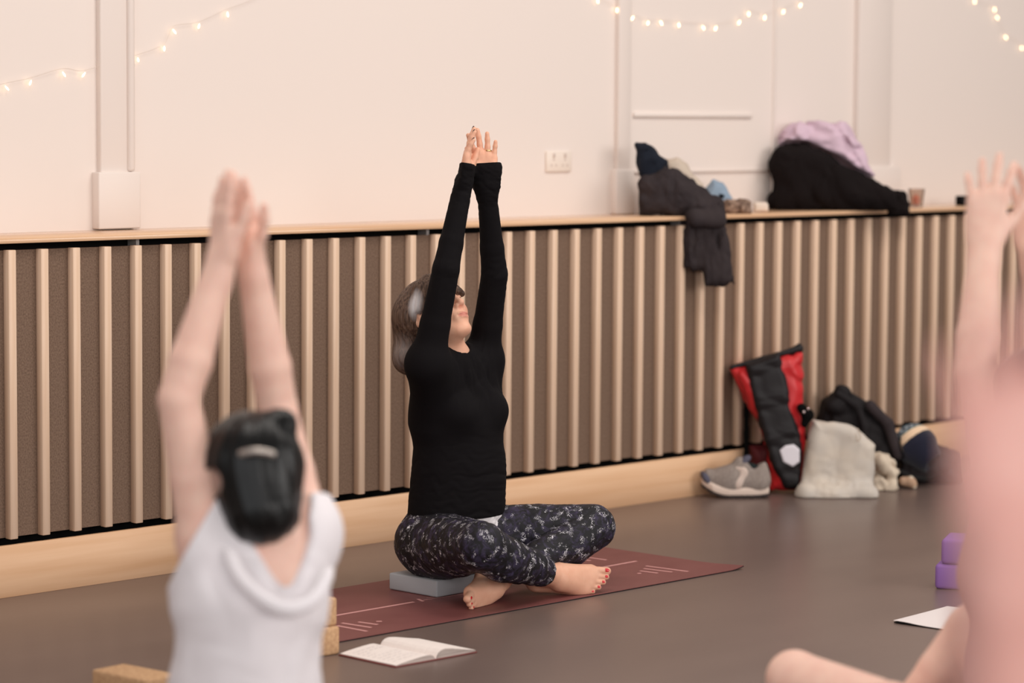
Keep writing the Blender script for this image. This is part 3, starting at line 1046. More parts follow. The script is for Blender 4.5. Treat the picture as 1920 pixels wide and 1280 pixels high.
link('body', bA.mesh('body', 0.0045, OA, tA), M_SKIN_PINK, pa)
M_TEE = mat('white_jersey', (234, 228, 231), 0.85, 0.2, bump=(260, 0.2, 0.001))
b = Blob()
torso(b, JA, 0.012, bust=0.9)
b.cap(JA['pelvis'] + Z * 0.08, JA['waist'], 0.124, 0.121, 0.012, (RH, 1.17))
b.cap(JA['waist'], JA['chest'], 0.121, 0.108, 0.012, (RH, 1.17))
for s_ in ('L', 'R'):
    b.cap(JA['sh' + s_], lerp(JA['sh' + s_], JA['el' + s_], 0.26), 0.057, 0.060, 0.04)
    b.cap(JA['sh' + s_] - Z * 0.03, JA['chest'] + (JA['sh' + s_] - JA['chest']) * 0.4 - Z * 0.05, 0.058, 0.064, 0.05)
b.folds(0.0028, 0.13, 31, (1, 1, 0.8))
b.cut(at_d(366, 1012, 5.16), -0.86 * RT + 0.50 * UP, 0.13)
b.cut(lerp(JA['shR'], JA['elR'], 0.20), JA['elR'] - JA['shR'], 0.13)
nb = at_d(538, 1040, 5.08)
b.cap(at_d(528, 1005, 5.09), at_d(546, 1125, 5.05), 0.058, 0.018, 0.012, (FH, 1.6), 's')
b.cap(JA['neck'] + Z * 0.02, JA['neck'] + Z * 0.14, 0.075, 0.085, 0.01, None, 's')
b.cut(JA['pelvis'] + Z * 0.02, V3(0, 0, -1), 0.4)
tee = link('t_shirt', b.mesh('t_shirt', 0.0045, OA), M_TEE, pa)
# rolled edge of the scoop neckline, hanging loose on the back
col = [at_d(u, v, d) for u, v, d in ((428, 1035, 5.06), (452, 1085, 5.035), (500, 1128, 5.02), (545, 1142, 5.02), (590, 1122, 5.04), (618, 1070, 5.08))]
b = Blob()
sp = spline(col, 4)
for i in range(len(sp) - 1):
    b.cap(sp[i], sp[i + 1], 0.009, 0.009, 0.012, (FH, 0.75))
link('collar_fold', b.mesh('collar_fold', 0.004, OA), M_TEE, pa)
M_HAIR2 = mat('dark_brown_hair', (46, 29, 26), 0.36, 0.32, attr=True, noise=((90, 90, 6), (48, 32, 28), 0.8), bump=((260, 260, 14), 0.2, 0.002))
b = Blob()
b.ell(HPA(0, -0.015, 0.034), (0.091, 0.106, 0.094), 0.02, HFA)
b.cap(at_d(472, 872, 5.13), at_d(492, 955, 5.10), 0.086, 0.066, 0.03, (FH, 0.85))
b.cap(at_d(440, 905, 5.16), at_d(462, 968, 5.12), 0.042, 0.035, 0.03)
b.cap(at_d(520, 880, 5.18), at_d(525, 965, 5.15), 0.045, 0.038, 0.03)
b.ell(at_d(525, 795, 5.15), (0.036, 0.03, 0.03), 0.02)
b.ell(at_d(404, 899, 5.13), (0.019, 0.09, 0.029), 0.008, [RH, FH, Z], 's')
b.ell(HPA(0, 0.105, -0.045), (0.066, 0.062, 0.10), 0.01, HFA, 's')
hca = JA['head']
b.grooves(lambda P: strands(P, hca, 22, 1.0, 1.0), 0.0009)
link('hair', b.mesh('hair', 0.004, OA), M_HAIR2, pa)
M_CLIP = mat('brushed_silver', (190, 180, 172), 0.35, 0.5, metal=0.8)
cp = [at_d(u, v, d) - OA for u, v, d in ((450, 851, 5.043), (470, 846, 5.035), (492, 846, 5.034), (514, 852, 5.046))]
link('hair_clip', tube_mesh('hair_clip', spline(cp, 5), 0.0065, 8), M_CLIP, pa)
M_DARKLEG = mat('dark_leggings', (40, 38, 44), 0.7, 0.3)


def trousers(J, name, m, par, org, vox=0.006, upto=0.08, g=0.008):
    b = Blob()
    b.ell(J['pelvis'], (0.165, 0.125, 0.11), 0.03, [J['lat'], J['fwd'], Z])
    leg(b, J['hipR'], J['knR'], J['anR'], g, 1.03)
    leg(b, J['hipL'], J['knL'], J['anL'], g, 1.03)
    for s_ in ('R', 'L'):
        if upto <= 1:
            b.cut(lerp(J['an' + s_], J['kn' + s_], upto), J['an' + s_] - J['kn' + s_], 0.10)
    b.cut(V3(org[0], org[1], 0.003), V3(0, 0, -1), 0.7)
    return link(name, b.mesh(name, vox, org), m, par)


trousers(JA, 'leggings', M_DARKLEG, pa, OA)

# ---- the barefoot person in dark shorts at the lower right, one arm raised through the frame
fB = nrm(-0.45 * RH + 0.89 * FH)
lB = np.cross(Z, fB)
pB = on_z(1928, 1418, 0.135)
JB = dict(lat=lB, fwd=fB, ts=0.95, pelvis=pB, waist=pB + Z * 0.18, chest=pB + Z * 0.37, neck=pB + Z * 0.54 + RH * 0.01,
          shL=at_d(1872, 905, 5.42), shR=at_d(2000, 885, 5.66), elL=at_d(1829, 700, 5.46), elR=at_d(1985, 690, 5.75),
          wrL=at_d(1846, 458, 5.55), wrR=at_d(1938, 468, 5.66), head=pB + Z * 0.70 + fB * 0.02, hf=fB * 0.9 + Z * 0.3, hu=Z - fB * 0.3,
          hipR=pB - lB * 0.085 - Z * 0.01, hipL=pB + lB * 0.085 - Z * 0.01,
          knL=at_d(1490, 1272, 5.86), knR=at_d(1826, 1184, 5.80), anL=on_z(1660, 1352, 0.06), anR=on_z(1640, 1412, 0.06))
up = Z
JB['ftR'] = (nrm(lB * 0.8 + fB * 0.5), nrm(fB * 0.8 - lB * 0.4 + up * 0.4), nrm(up * 0.9 - fB * 0.3))
JB['ftL'] = (nrm(-lB * 0.8 + fB * 0.5), nrm(fB * 0.8 + lB * 0.4 + up * 0.4), nrm(up * 0.9 - fB * 0.3))
hB = [dict(w=JB['wrL'], d=UP + RT * 0.07, n=FW + RT * 0.15, th=RT, s=1.06, curl=(0.12, 0.06, 0.06, 0.08), spread=0.17, thumb=0.8),
      dict(w=JB['wrR'], d=UP - RT * 0.05, n=-RT * 0.7 - FW * 0.6, th=-FW * 0.5 + RT * 0.6, s=1.06, curl=(0.1,) * 4, spread=0.12, thumb=0.6)]
pb_ = thing('person', 'bare-legged person in dark shorts at the lower right, forearm and spread hand raised', 'person', (pB[0], pB[1], 0.0))
OB = np.array(pb_.location)
bB, HPB, HFB, tB, _, _ = body(JB, hB, 1.12, 1.06, bust=0.4)
link('body', bB.mesh('body', 0.0045, OB, tB), M_SKIN_PINK, pb_)
M_SHORTS = mat('black_shorts', (30, 30, 42), 0.8, 0.2)
b = Blob()
b.ell(pB, (0.165, 0.125, 0.11), 0.03, [lB, fB, Z])
for s_ in ('R', 'L'):
    limb(b, [JB['hip' + s_], lerp(JB['hip' + s_], JB['kn' + s_], 0.64)], [0.094, 0.0745])
b.cut(lerp(JB['hipL'], JB['knL'], 0.56), JB['knL'] - JB['hipL'], 0.12)
b.cut(lerp(JB['hipR'], JB['knR'], 0.45), JB['knR'] - JB['hipR'], 0.12)
b.cut(V3(OB[0], OB[1], 0.003), V3(0, 0, -1), 0.7)
link('shorts', b.mesh('shorts', 0.006, OB), M_SHORTS, pb_)
M_TANK = mat('rose_tank_top', (196, 148, 146), 0.85, 0.2)
b = Blob()
torso(b, JB, 0.010, bust=0.4)
for s_ in ('L', 'R'):
    b.cap(JB['sh' + s_], lerp(JB['sh' + s_], JB['el' + s_], 0.3), 0.062, 0.060, 0.03)
    b.cut(lerp(JB['sh' + s_], JB['el' + s_], 0.16), JB['el' + s_] - JB['sh' + s_], 0.12)
b.cap(JB['neck'], JB['neck'] + Z * 0.12, 0.068, 0.075, 0.01, None, 's')
b.cut(pB + Z * 0.03, V3(0, 0, -1), 0.4)
link('tank_top', b.mesh('tank_top', 0.006, OB), M_TANK, pb_)
b = Blob()
b.ell(HPB(0, -0.018, 0.036), (0.084, 0.102, 0.090), 0.02, HFB)
b.cap(HPB(0, -0.07, 0.02), HPB(0, -0.075, -0.06), 0.06, 0.045, 0.03)
b.ell(HPB(0, 0.105, -0.045), (0.066, 0.066, 0.10), 0.01, HFB, 's')
link('hair', b.mesh('hair', 0.006, OB), M_HAIR2, pb_)

# ---- the nearest person at the right edge, only a raised hand and forearm in view
dC = 1.95
fC = nrm(-0.35 * RH + 0.94 * FH)
lC = np.cross(Z, fC)
pC = on_z(2330, 3640, 0.135)
JC = dict(lat=lC, fwd=fC, ts=1.0, pelvis=pC, waist=pC + Z * 0.18, chest=pC + Z * 0.36, neck=pC + Z * 0.53,
          shL=pC + Z * 0.50 + lC * 0.15, shR=pC + Z * 0.50 - lC * 0.15, elL=at_d(1905, 1660, 2.02), elR=pC + Z * 0.76 - lC * 0.17 + fC * 0.05,
          wrL=at_d(1893, 1015, dC), wrR=pC + Z * 1.02 - lC * 0.10 + fC * 0.06, head=pC + Z * 0.69, hf=fC * 0.9 + Z * 0.3, hu=Z - fC * 0.3)
0 and print('C arm', np.linalg.norm(JC['shL'] - JC['elL']), np.linalg.norm(JC['elL'] - JC['wrL']), pC)
crossed(JC)
hC = [dict(w=JC['wrL'], d=UP - RT * 0.02, n=FW, th=RT, s=1.02, curl=(0.06,) * 4, spread=0.19, thumb=0.8),
      dict(w=JC['wrR'], d=Z, n=lC, th=-fC, s=1.0, curl=(0.06,) * 4, spread=0.1, thumb=0.8)]
pc = thing('person', 'nearest person at the right edge, a rosy raised hand and forearm very close', 'person', (pC[0], pC[1], 0.0))
OC = np.array(pc.location)
bC, HPC, HFC, tC, _, _ = body(JC, hC, 1.20, 1.0, bust=0.9)
bC.cut(V3(OC[0], OC[1], 0.001), V3(0, 0, -1), 0.6)
link('body', bC.mesh('body', 0.0055, OC, tC), M_SKIN_ROSE, pc)
b = Blob()
torso(b, JC, 0.012, bust=0.9)
for s_ in ('L', 'R'):
    b.cap(JC['sh' + s_], lerp(JC['sh' + s_], JC['el' + s_], 0.3), 0.064, 0.062, 0.03)
    b.cut(lerp(JC['sh' + s_], JC['el' + s_], 0.22), JC['el' + s_] - JC['sh' + s_], 0.12)
b.cap(JC['neck'], JC['neck'] + Z * 0.12, 0.068, 0.075, 0.01, None, 's')
b.cut(pC + Z * 0.03, V3(0, 0, -1), 0.4)
link('t_shirt', b.mesh('t_shirt', 0.007, OC), M_TANK, pc)
trousers(JC, 'leggings', M_DARKLEG, pc, OC, 0.008)
b = Blob()
b.ell(HPC(0, -0.018, 0.036), (0.084, 0.102, 0.090), 0.02, HFC)
b.cap(HPC(0, -0.07, 0.02), HPC(0, -0.075, -0.06), 0.06, 0.045, 0.03)
b.ell(HPC(0, 0.105, -0.045), (0.066, 0.066, 0.10), 0.01, HFC, 's')
link('hair', b.mesh('hair', 0.007, OC), M_HAIR2, pc)

# ------------------------------------------------------------------ things on the floor
M_MAT = mat('plum_rubber', (116, 66, 64), 0.5, 0.35, noise=((5, 9, 5), (126, 76, 73), 0.8), bump=(700, 0.15, 0.0006))
M_RUB = mat('black_rubber', (26, 24, 24), 0.8, 0.2)
M_PINKPRINT = mat('pale_pink_print', (204, 150, 146), 0.6, 0.3)
MX, MY, ML, MWD = 6.664, -1.171, 1.73, 0.61
ym = thing('yoga_mat', 'plum yoga mat with pale pink line markings under the seated woman', 'yoga mat', (MX - ML / 2, MY + MWD / 2, 0.0))
YO = np.array(ym.location)


def mat_sheet(name, z0, z1, m, grow=0.0):
    nx, ny = 61, 13
    V, F = [], []
    for zz in (z1, z0):
        for i in range(nx):
            for j in range(ny):
                x, y = MX - ML - grow + (ML + 2 * grow) * (i / (nx - 1)) ** 0.6, MY - grow + (MWD + 2 * grow) * (j / (ny - 1)) ** 1.5
                lift = 0.008 * max(0, (x - (MX - 0.07)) / 0.07) ** 2 * max(0, 1 - (y - MY) / 0.14)
                V.append((x - YO[0], y - YO[1], zz + lift))
    n = nx * ny
    for i in range(nx - 1):
        for j in range(ny - 1):
            k = i * ny + j
            F.append((k, k + ny, k + ny + 1, k + 1))
            F.append((n + k + 1, n + k + ny + 1, n + k + ny, n + k))
    for i in range(nx - 1):
        for j in (0, ny - 1):
            k = i * ny + j
            q = (k, n + k, n + k + ny, k + ny)
            F.append(q if j == 0 else tuple(reversed(q)))
    for j in range(ny - 1):
        for i in (0, nx - 1):
            k = i * ny + j
            q = (k, k + 1, n + k + 1, n + k)
            F.append(q if i == 0 else tuple(reversed(q)))
    return link(name, raw_mesh(name, V, F, False), m, ym)


mat_sheet('rubber_base', 0.0004, 0.0026, M_RUB)
mat_sheet('top_layer', 0.0026, 0.0042, M_MAT, -0.0008)


def strip(p, q, w):
    a, b = on_z(p[0], p[1], 0.0042), on_z(q[0], q[1], 0.0042)
    d = nrm(b - a)
    s = np.cross(Z, d) * w / 2
    V = []
    for z in (0.00395, 0.0045):
        for c in (a - s, b - s, b + s, a + s):
            V.append((c[0] - YO[0], c[1] - YO[1], z))
    link('printed_line', raw_mesh('printed_line', V, [(3, 2, 1, 0), (4, 5, 6, 7), (0, 1, 5, 4), (1, 2, 6, 5), (2, 3, 7, 6), (3, 0, 4, 7)]), M_PINKPRINT, ym)


def mm(x, y):
    """mat point, x along the mat from its right end, y from its near edge, as the pixel it shows at"""
    P = V3(MX - x, MY + y, 0.0042) - CAMP
    d = P @ FW
    return 960 + FPX * (P @ RT) / d, 640 - FPX * (P @ UP) / d


for p, q, w in [((600, 1158.5), (776, 1128), 0.012), ((1100, 1068.5), (1193, 1051.5), 0.012),
                ((632, 1172.5), (688, 1183), 0.011), ((641, 1167.5), (696, 1176), 0.011), ((672, 1165.5), (708, 1170.5), 0.011), ((705.5, 1164.7), (716, 1164.2), 0.011),
                ((783.5, 1122.5), (793, 1127), 0.009), ((800, 1120.5), (882, 1109.5), 0.003), ((794, 1124.5), (874, 1112.5), 0.003),
                ((1211, 1060.5), (1290, 1071), 0.011), ((1207, 1065.5), (1260, 1072), 0.011), ((1200, 1069.8), (1233, 1074), 0.011), ((1195, 1074.6), (1202, 1074.3), 0.011),
                ((1092, 1043), (1137, 1049.5), 0.011), ((1085, 1047), (1107, 1051), 0.011)]:
    strip(p, q, w)

M_FOAM = mat('grey_foam', (170, 172, 176), 0.75, 0.25, bump=(500, 0.1, 0.0006))
gb = thing('yoga_block', 'grey foam yoga block the woman sits on', 'yoga block', (5.752, -0.785, 0.0047))
gb['group'] = 'yoga blocks'
link('foam_brick', box_mesh('foam_brick', (-0.150, -0.1, 0.0), (0.150, 0.1, 0.0495), 0.005, 2), M_FOAM, gb)

M_CORK = mat('cork', (202, 164, 126), 0.8, 0.2, noise=((95, 95, 95), (172, 132, 98), 0.75), bump=(260, 0.25, 0.001))


def block(label, x, y, z, rot, size, m, bev=0.008):
    t = thing('yoga_block', label, 'yoga block', (x, y, z), rot, 'yoga blocks')
    l, w, h = size
    link('brick', box_mesh('brick', (-l / 2, -w / 2, 0), (l / 2, w / 2, h), bev, 3), m, t)
    return t


q = on_z(638, 1226)
rz = math.radians(-4)
cx, cy = q[0] - math.cos(rz) * 0.11 - math.sin(rz) * 0.05, q[1] - math.sin(rz) * 0.11 + math.cos(rz) * 0.05
block('cork yoga block, lower of the two stacked beside the white T-shirt', cx, cy, 0, rz, (0.22, 0.10, 0.0745), M_CORK)
block('cork yoga block, upper of the two stacked beside the white T-shirt', cx - 0.004, cy + 0.004, 0.0746, rz + 0.03, (0.22, 0.10, 0.0745), M_CORK)
block('lone cork yoga block on the floor at the bottom left', 4.092, -1.380, 0, math.radians(91.5 + 2), (0.192, 0.104, 0.0750), M_CORK, 0.007)

M_PURP = mat('purple_foam', (142, 102, 172), 0.7, 0.25, bump=(400, 0.1, 0.0006))
q = on_z(1752, 1104)
rz = math.atan2(RH[1], RH[0]) - 0.30
ex, ey = V3(math.cos(rz), math.sin(rz), 0), V3(-math.sin(rz), math.cos(rz), 0)
c = q + ex * 0.115 + ey * 0.075
block('purple foam yoga block, lower of the stacked pair at right', c[0], c[1], 0, rz, (0.23, 0.15, 0.0758), M_PURP, 0.012)
c = c + ex * 0.017
block('purple foam yoga block, upper of the stacked pair at right', c[0], c[1], 0.076, rz, (0.23, 0.15, 0.0758), M_PURP, 0.012)

# open notebook
M_PAGE = mat('notebook_paper', (238, 228, 222), 0.85, 0.2, noise=((30, 220, 4), (220, 206, 202), 0.35))
M_EDGE = mat('page_edges', (206, 192, 184), 0.9, 0.1, noise=((6, 6, 1400), (150, 136, 130), 0.9))
M_COVER = mat('dark_red_cover', (120, 52, 48), 0.6, 0.3)
nbk = thing('notebook', 'open white-paged notebook lying on the floor near the mat', 'notebook', (4.966, -1.412, 0.0), math.radians(-1.5))


def pages(sx, prof, name, m):
    V, F = [], []
    n = len(prof)
    for y in (-0.107, 0.107):
        for x, z in prof:
            V.append((sx * x, y, z))
        for x, z in prof:
            V.append((sx * x, y, 0.0035))
    for i in range(n - 1):
        F.append((i, i + 1, 2 * n + i + 1, 2 * n + i))
        F.append((n + i, n + i + 1, i + 1, i))
        F.append((2 * n + i, 2 * n + i + 1, 3 * n + i + 1, 3 * n + i))
        F.append((3 * n + i, 3 * n + i + 1, n + i + 1, n + i))
    F.append((n - 1, 2 * n - 1, 4 * n - 1, 3 * n - 1))
    if sx < 0:
        F = [tuple(reversed(f)) for f in F]
    me = raw_mesh(name, V, F)
    me.polygons.foreach_set('use_smooth', [False] * len(me.polygons))
    me.materials.append(M_PAGE)
    me.materials.append(M_EDGE)
    for p in me.polygons:
        p.material_index = 0 if abs(p.normal.y) < 0.5 and abs(p.normal.z) > 0.25 else 1
    return me


profR = [(0.0005, 0.0036), (0.004, 0.011), (0.010, 0.019), (0.020, 0.0245), (0.034, 0.0262), (0.055, 0.0240), (0.085, 0.0185), (0.115, 0.0130), (0.142, 0.0085)]
profL = [(0.0005, 0.0036), (0.004, 0.0085), (0.010, 0.0135), (0.020, 0.0165), (0.034, 0.0170), (0.055, 0.0155), (0.085, 0.0125), (0.115, 0.0090), (0.138, 0.0055)]
link('page_stack', pages(1, profR, 'page_stack', None), None, nbk)
link('page_stack', pages(-1, profL, 'page_stack', None), None, nbk)
link('cover', box_mesh('cover', (-0.143, -0.109, 0.0004), (0.148, 0.109, 0.0034), 0.001, 1), M_COVER, nbk)
for k in range(4):
    pr = [(x * (1 + 0.004 * k), 0.0036 + (z - 0.0036) * (0.86 - 0.2 * k)) for x, z in profR[1:]]
    pts = [V3(x, -0.1075, z) for x, z in pr]
    link('loose_leaf', tube_mesh('loose_leaf', pts, 0.0005, 4), M_EDGE, nbk)
M_INK = mat('pencil_ink', (176, 164, 166), 0.9, 0.1)
# faint handwritten rows on the left page, as thin raised strokes with no legible words
V, F = [], []
for row in range(9):
    y0 = 0.075 - row * 0.019
    x = 0.122
    while x > 0.035:
        L = random.uniform(0.006, 0.016)
        for xx in (x, x - L):
            zz = np.interp(xx, [a for a, _ in profL], [c for _, c in profL]) + 0.0004
            V += [(-xx, y0, zz), (-xx, y0 + 0.0016, zz)]
        k = len(V) - 4
        F.append((k, k + 2, k + 3, k + 1))
        x -= L + random.uniform(0.003, 0.007)
        if random.random() < 0.08:
            break
link('handwriting', raw_mesh('handwriting', V, F), M_INK, nbk)['kind'] = 'stuff'

# pale booklet with a lifted corner beside the purple blocks
M_CARD = mat('white_card', (226, 216, 214), 0.7, 0.3)
A0, A1, A2, A3 = on_z(1676, 1168), on_z(1768, 1181), on_z(1868, 1150), on_z(1776, 1139)
bk = thing('booklet', 'thin white booklet with a black underside lying flat below the purple blocks', 'booklet', (A0 + A2) / 2)
BO = np.array(bk.location)


def sheet(name, z0, z1, lift, m, g=0.0):
    n = 10
    V, F = [], []
    for zz in (z0, z1):
        for i in range(n + 1):
            for j in range(n + 1):
                s, t = i / n, j / n
                P = A0 * (1 - s) * (1 - t) + A1 * s * (1 - t) + A2 * s * t + A3 * (1 - s) * t
                P = BO + (P - BO) * (1 + g)
                h = lift * math.exp(-((s - 0.12) / 0.35) ** 2) * (1 - t) ** 1.5
                V.append((P[0] - BO[0], P[1] - BO[1], zz + h))
    m1 = (n + 1) ** 2
    for i in range(n):
        for j in range(n):
            k = i * (n + 1) + j
            F.append((k + 1, k + n + 2, k + n + 1, k))
            F.append((m1 + k, m1 + k + n + 1, m1 + k + n + 2, m1 + k + 1))
    for i in range(n):
        for (k, k2) in ((i * (n + 1), (i + 1) * (n + 1)), ((i + 1) * (n + 1) + n, i * (n + 1) + n), (i + 1, i), (n * (n + 1) + i, n * (n + 1) + i + 1)):
            F.append((k, k2, m1 + k2, m1 + k))
    return link(name, raw_mesh(name, V, F, False), m, bk)


sheet('back_cover', 0.0005, 0.0028, 0.0012, M_RUB)
sheet('front_cover', 0.0030, 0.0046, 0.0045, M_CARD, 0.01)


# ------------------------------------------------------------------ bags and clothes
class Soft:
    """soft goods shaped in an upright plane that faces the hall at an angle: outlines are given there in metres"""

    def __init__(s, d, vox=0.006):
        s.d, s.b, s.vox = d, Blob(), vox
        s.o = at_d(960, 640, d)

    def pts(s, P):
        out = []
        for u, v in P:
            q = at_d(u, v, s.d) - s.o
            out.append((q @ RH, q[2]))
        return out

    def poly(s, P, T, rad=None, k=0.02, off=0.0, op='u'):
        o = s.o + FH * (off - (0 if True else 0))
        s.b.poly(o, RH, Z, s.pts(P), T, rad or T * 0.85, k, op)
        return s

    def cap(s, p, q, r0, r1=None, k=0.02, off=0.0, off2=None, flat=None, op='u'):
        s.b.cap(at_d(*p, s.d) + FH * off, at_d(*q, s.d) + FH * (off if off2 is None else off2), r0, r1, k, flat, op)
        return s

    def make(s, name, m, par, tint=None, floor=None):
        if floor is not None:
            s.b.cut(V3(par.location[0], par.location[1], floor), V3(0, 0, -1), 1.0)
        return link(name, s.b.mesh(name, s.vox, np.array(par.location), tint), m, par)


def dep(u, v, y):
    return float((on_y(u, v, y) - CAMP) @ FW)


LZ = 1.0376
M_JACK = mat('charcoal_cloth', (60, 53, 54), 0.95, 0.08, noise=((14, 14, 14), (46, 40, 42), 0.7), bump=(240, 0.25, 0.001))
M_NAVY = mat('navy_cloth', (22, 27, 38), 0.85, 0.2)
M_BEIGE = mat('beige_cloth', (196, 180, 164), 0.9, 0.15, bump=(200, 0.3, 0.001))
M_BLUE = mat('blue_grey_cloth', (138, 155, 172), 0.9, 0.15, bump=(200, 0.3, 0.001))
M_COAT = mat('black_coat_cloth', (25, 20, 20), 0.95, 0.08, bump=(160, 0.2, 0.001))
M_LILAC = mat('lilac_cloth', (206, 180, 194), 0.9, 0.15, bump=(160, 0.3, 0.001))

d0 = dep(1250, 390, 0.10)
jk = thing('jacket', 'charcoal jacket draped over the ledge with a sleeve hanging down', 'jacket', (*on_y(1270, 400, 0.08)[:2], LZ))
s = Soft(d0)
s.poly([(1203, 338), (1245, 318), (1278, 335), (1310, 360), (1338, 388), (1345, 400), (1300, 399), (1203, 399)], 0.070, 0.05)
s.cap((1215, 345), (1270, 392), 0.035, 0.030, 0.02, -0.045)
s.cap((1255, 335), (1322, 392), 0.036, 0.034, 0.02, -0.05)
s.cap((1300, 358), (1340, 395), 0.030, 0.030, 0.02, -0.03)
for q0, q1, rr in (((1208, 352), (1262, 368), 0.016), ((1262, 368), (1322, 400), 0.017), ((1240, 332), (1300, 372), 0.015), ((1300, 372), (1340, 404), 0.014),
                   ((1206, 372), (1250, 388), 0.014), ((1232, 350), (1290, 398), 0.012)):
    s.cap(q0, q1, rr, rr * 0.8, 0.008, -0.082)
s.b.folds(0.008, 0.10, 41, (1, 1, 0.8))
s.b.folds(0.004, 0.045, 47, (1, 1, 0.8))
s.b.cut(V3(jk.location[0], 0.1, LZ), V3(0, 0, -1), 0.6)
s.make('jacket_body', M_JACK, jk)
d1 = dep(1330, 440, -0.045)
s = Soft(d1)
s.poly([(1284, 398), (1346, 384), (1362, 440), (1372, 520), (1370, 530), (1324, 531), (1319, 500), (1300, 502), (1287, 496), (1286, 440)], 0.026, 0.020)
s.cap((1300, 397), (1325, 480), 0.030, 0.026, 0.02, -0.012)
s.cap((1330, 394), (1348, 515), 0.030, 0.030, 0.02, -0.012)
s.cap((1288, 395), (1302, 485), 0.022, 0.024, 0.02, 0.0)
for q0, q1, rr in (((1292, 405), (1312, 450), 0.012), ((1312, 450), (1334, 525), 0.011), ((1318, 402), (1352, 470), 0.012), ((1352, 470), (1362, 522), 0.010), ((1290, 430), (1298, 492), 0.010)):
    s.cap(q0, q1, rr, rr * 0.8, 0.006, -0.030)
s.b.folds(0.010, 0.085, 43, (1.3, 1.3, 0.35))
s.b.folds(0.004, 0.04, 48, (1.3, 1.3, 0.6))
s.make('hanging_sleeve', M_JACK, jk)
s = Soft(d0 - 0.03)
for a_, b_ in (((1296, 392), (1302, 412)), ((1318, 388), (1326, 412)), ((1338, 386), (1346, 412))):
    s.cap(a_, b_, 0.040, 0.026, 0.03, -0.01, -0.095)
s.make('shoulder_fold', M_JACK, jk)
s = Soft(d0 + 0.02)
s.poly([(1192, 270), (1210, 270), (1226, 285), (1244, 300), (1243, 330), (1226, 345), (1205, 338), (1193, 308)], 0.040, 0.03)
s.cap((1212, 285), (1238, 315), 0.022, 0.028, 0.02, -0.03)
s.b.folds(0.008, 0.06, 44)
s.make('collar', M_NAVY, jk)

cl = thing('cloth_bag', 'beige cloth bundle behind the charcoal jacket on the ledge', 'cloth', (*on_y(1275, 330, 0.20)[:2], LZ))
s = Soft(dep(1275, 330, 0.21))
s.poly([(1242, 300), (1268, 295), (1285, 308), (1300, 330), (1314, 345), (1316, 400), (1245, 400)], 0.06, 0.045)
s.b.folds(0.006, 0.08, 45)
s.make('folded_cloth', M_BEIGE, cl, floor=LZ)
cl = thing('scarf', 'pale blue folded cloth on the ledge right of the charcoal jacket', 'scarf', (*on_y(1345, 380, 0.17)[:2], LZ))
s = Soft(dep(1345, 365, 0.20))
s.poly([(1316, 362), (1336, 338), (1352, 344), (1368, 366), (1378, 388), (1322, 388)], 0.05, 0.035)
s.b.folds(0.006, 0.06, 46)
s.make('folded_cloth', M_BLUE, cl, floor=LZ)
s = Soft(dep(1345, 365, 0.15))
s.poly([(1346, 362), (1358, 364), (1355, 372), (1347, 370)], 0.012, 0.008)
s.make('dark_lining', M_NAVY, cl)
M_BROWN = mat('brown_pattern', (168, 140, 120), 0.7, 0.3, noise=((60, 60, 60), (84, 62, 52), 1.0))
po = thing('pouch', 'small brown patterned pouch on the ledge beside the blue cloth', 'pouch', (*on_y(1380, 390, 0.08)[:2], LZ))
s = Soft(dep(1380, 390, 0.08), 0.004)
s.poly([(1352, 380), (1362, 374), (1396, 373), (1406, 379), (1407, 399), (1358, 399)], 0.030, 0.02)
s.b.folds(0.004, 0.05, 49)
s.make('pouch_body', M_BROWN, po, floor=LZ)
s = Soft(dep(1380, 390, 0.08), 0.003)
s.cap((1403, 378), (1406, 397), 0.006, 0.006, 0.002, -0.028)
s.make('zip_end', M_BLACK, po, floor=LZ)
M_CREAM = mat('cream_plastic', (222, 204, 188), 0.5, 0.4)
po = thing('case', 'flat cream case on the ledge between the pouch and the dark coat', 'case', (*on_y(1425, 388, 0.10)[:2], LZ))
s = Soft(dep(1425, 388, 0.10), 0.004)
s.poly([(1411, 378), (1434, 378), (1438, 382), (1438, 396), (1411, 396)], 0.026, 0.012)
s.make('case_body', M_CREAM, po, floor=LZ)
s = Soft(dep(1425, 388, 0.10), 0.003)
s.cap((1437, 384), (1438, 393), 0.006, 0.006, 0.002, -0.022)
s.make('clasp', M_BROWN, po, floor=LZ)

d2 = dep(1560, 370, 0.13)
co = thing('coat', 'black coat heaped on the ledge with one end hanging over the edge', 'coat', (*on_y(1560, 385, 0.12)[:2], LZ))
s = Soft(d2, 0.007)
s.poly([(1449, 305), (1458, 282), (1482, 271), (1512, 274), (1560, 300), (1600, 326), (1640, 346), (1668, 360), (1672, 392), (1450, 396), (1444, 374), (1452, 345)], 0.095, 0.075)
s.cap((1470, 310), (1560, 370), 0.055, 0.05, 0.03, -0.06)
s.cap((1500, 300), (1650, 368), 0.045, 0.035, 0.03, -0.055)
s.cap((1452, 375), (1500, 384), 0.032, 0.03, 0.02, -0.07)
s.b.folds(0.014, 0.16, 51, (1, 1, 1))
s.b.folds(0.005, 0.06, 52, (1, 1, 1))
s.make('coat_body', M_COAT, co, floor=LZ)
COATB = s.b
s = Soft(dep(1680, 390, 0.0), 0.006)
s.cap((1640, 366), (1688, 372), 0.036, 0.030, 0.02, 0.05, 0.03)
s.cap((1660, 388), (1692, 388), 0.020, 0.026, 0.02, 0.0)
s.cap((1664, 393), (1696, 396), 0.012, 0.014, 0.02, -0.045)
s.b.folds(0.006, 0.07, 53)
s.make('coat_sleeve', M_COAT, co)
li = thing('sweater', 'lilac sweater lying over the top of the black coat', 'sweater', (*on_y(1545, 285, 0.18)[:2], on_y(1545, 300, 0.18)[2]))
s = Soft(d2 + 0.06, 0.007)
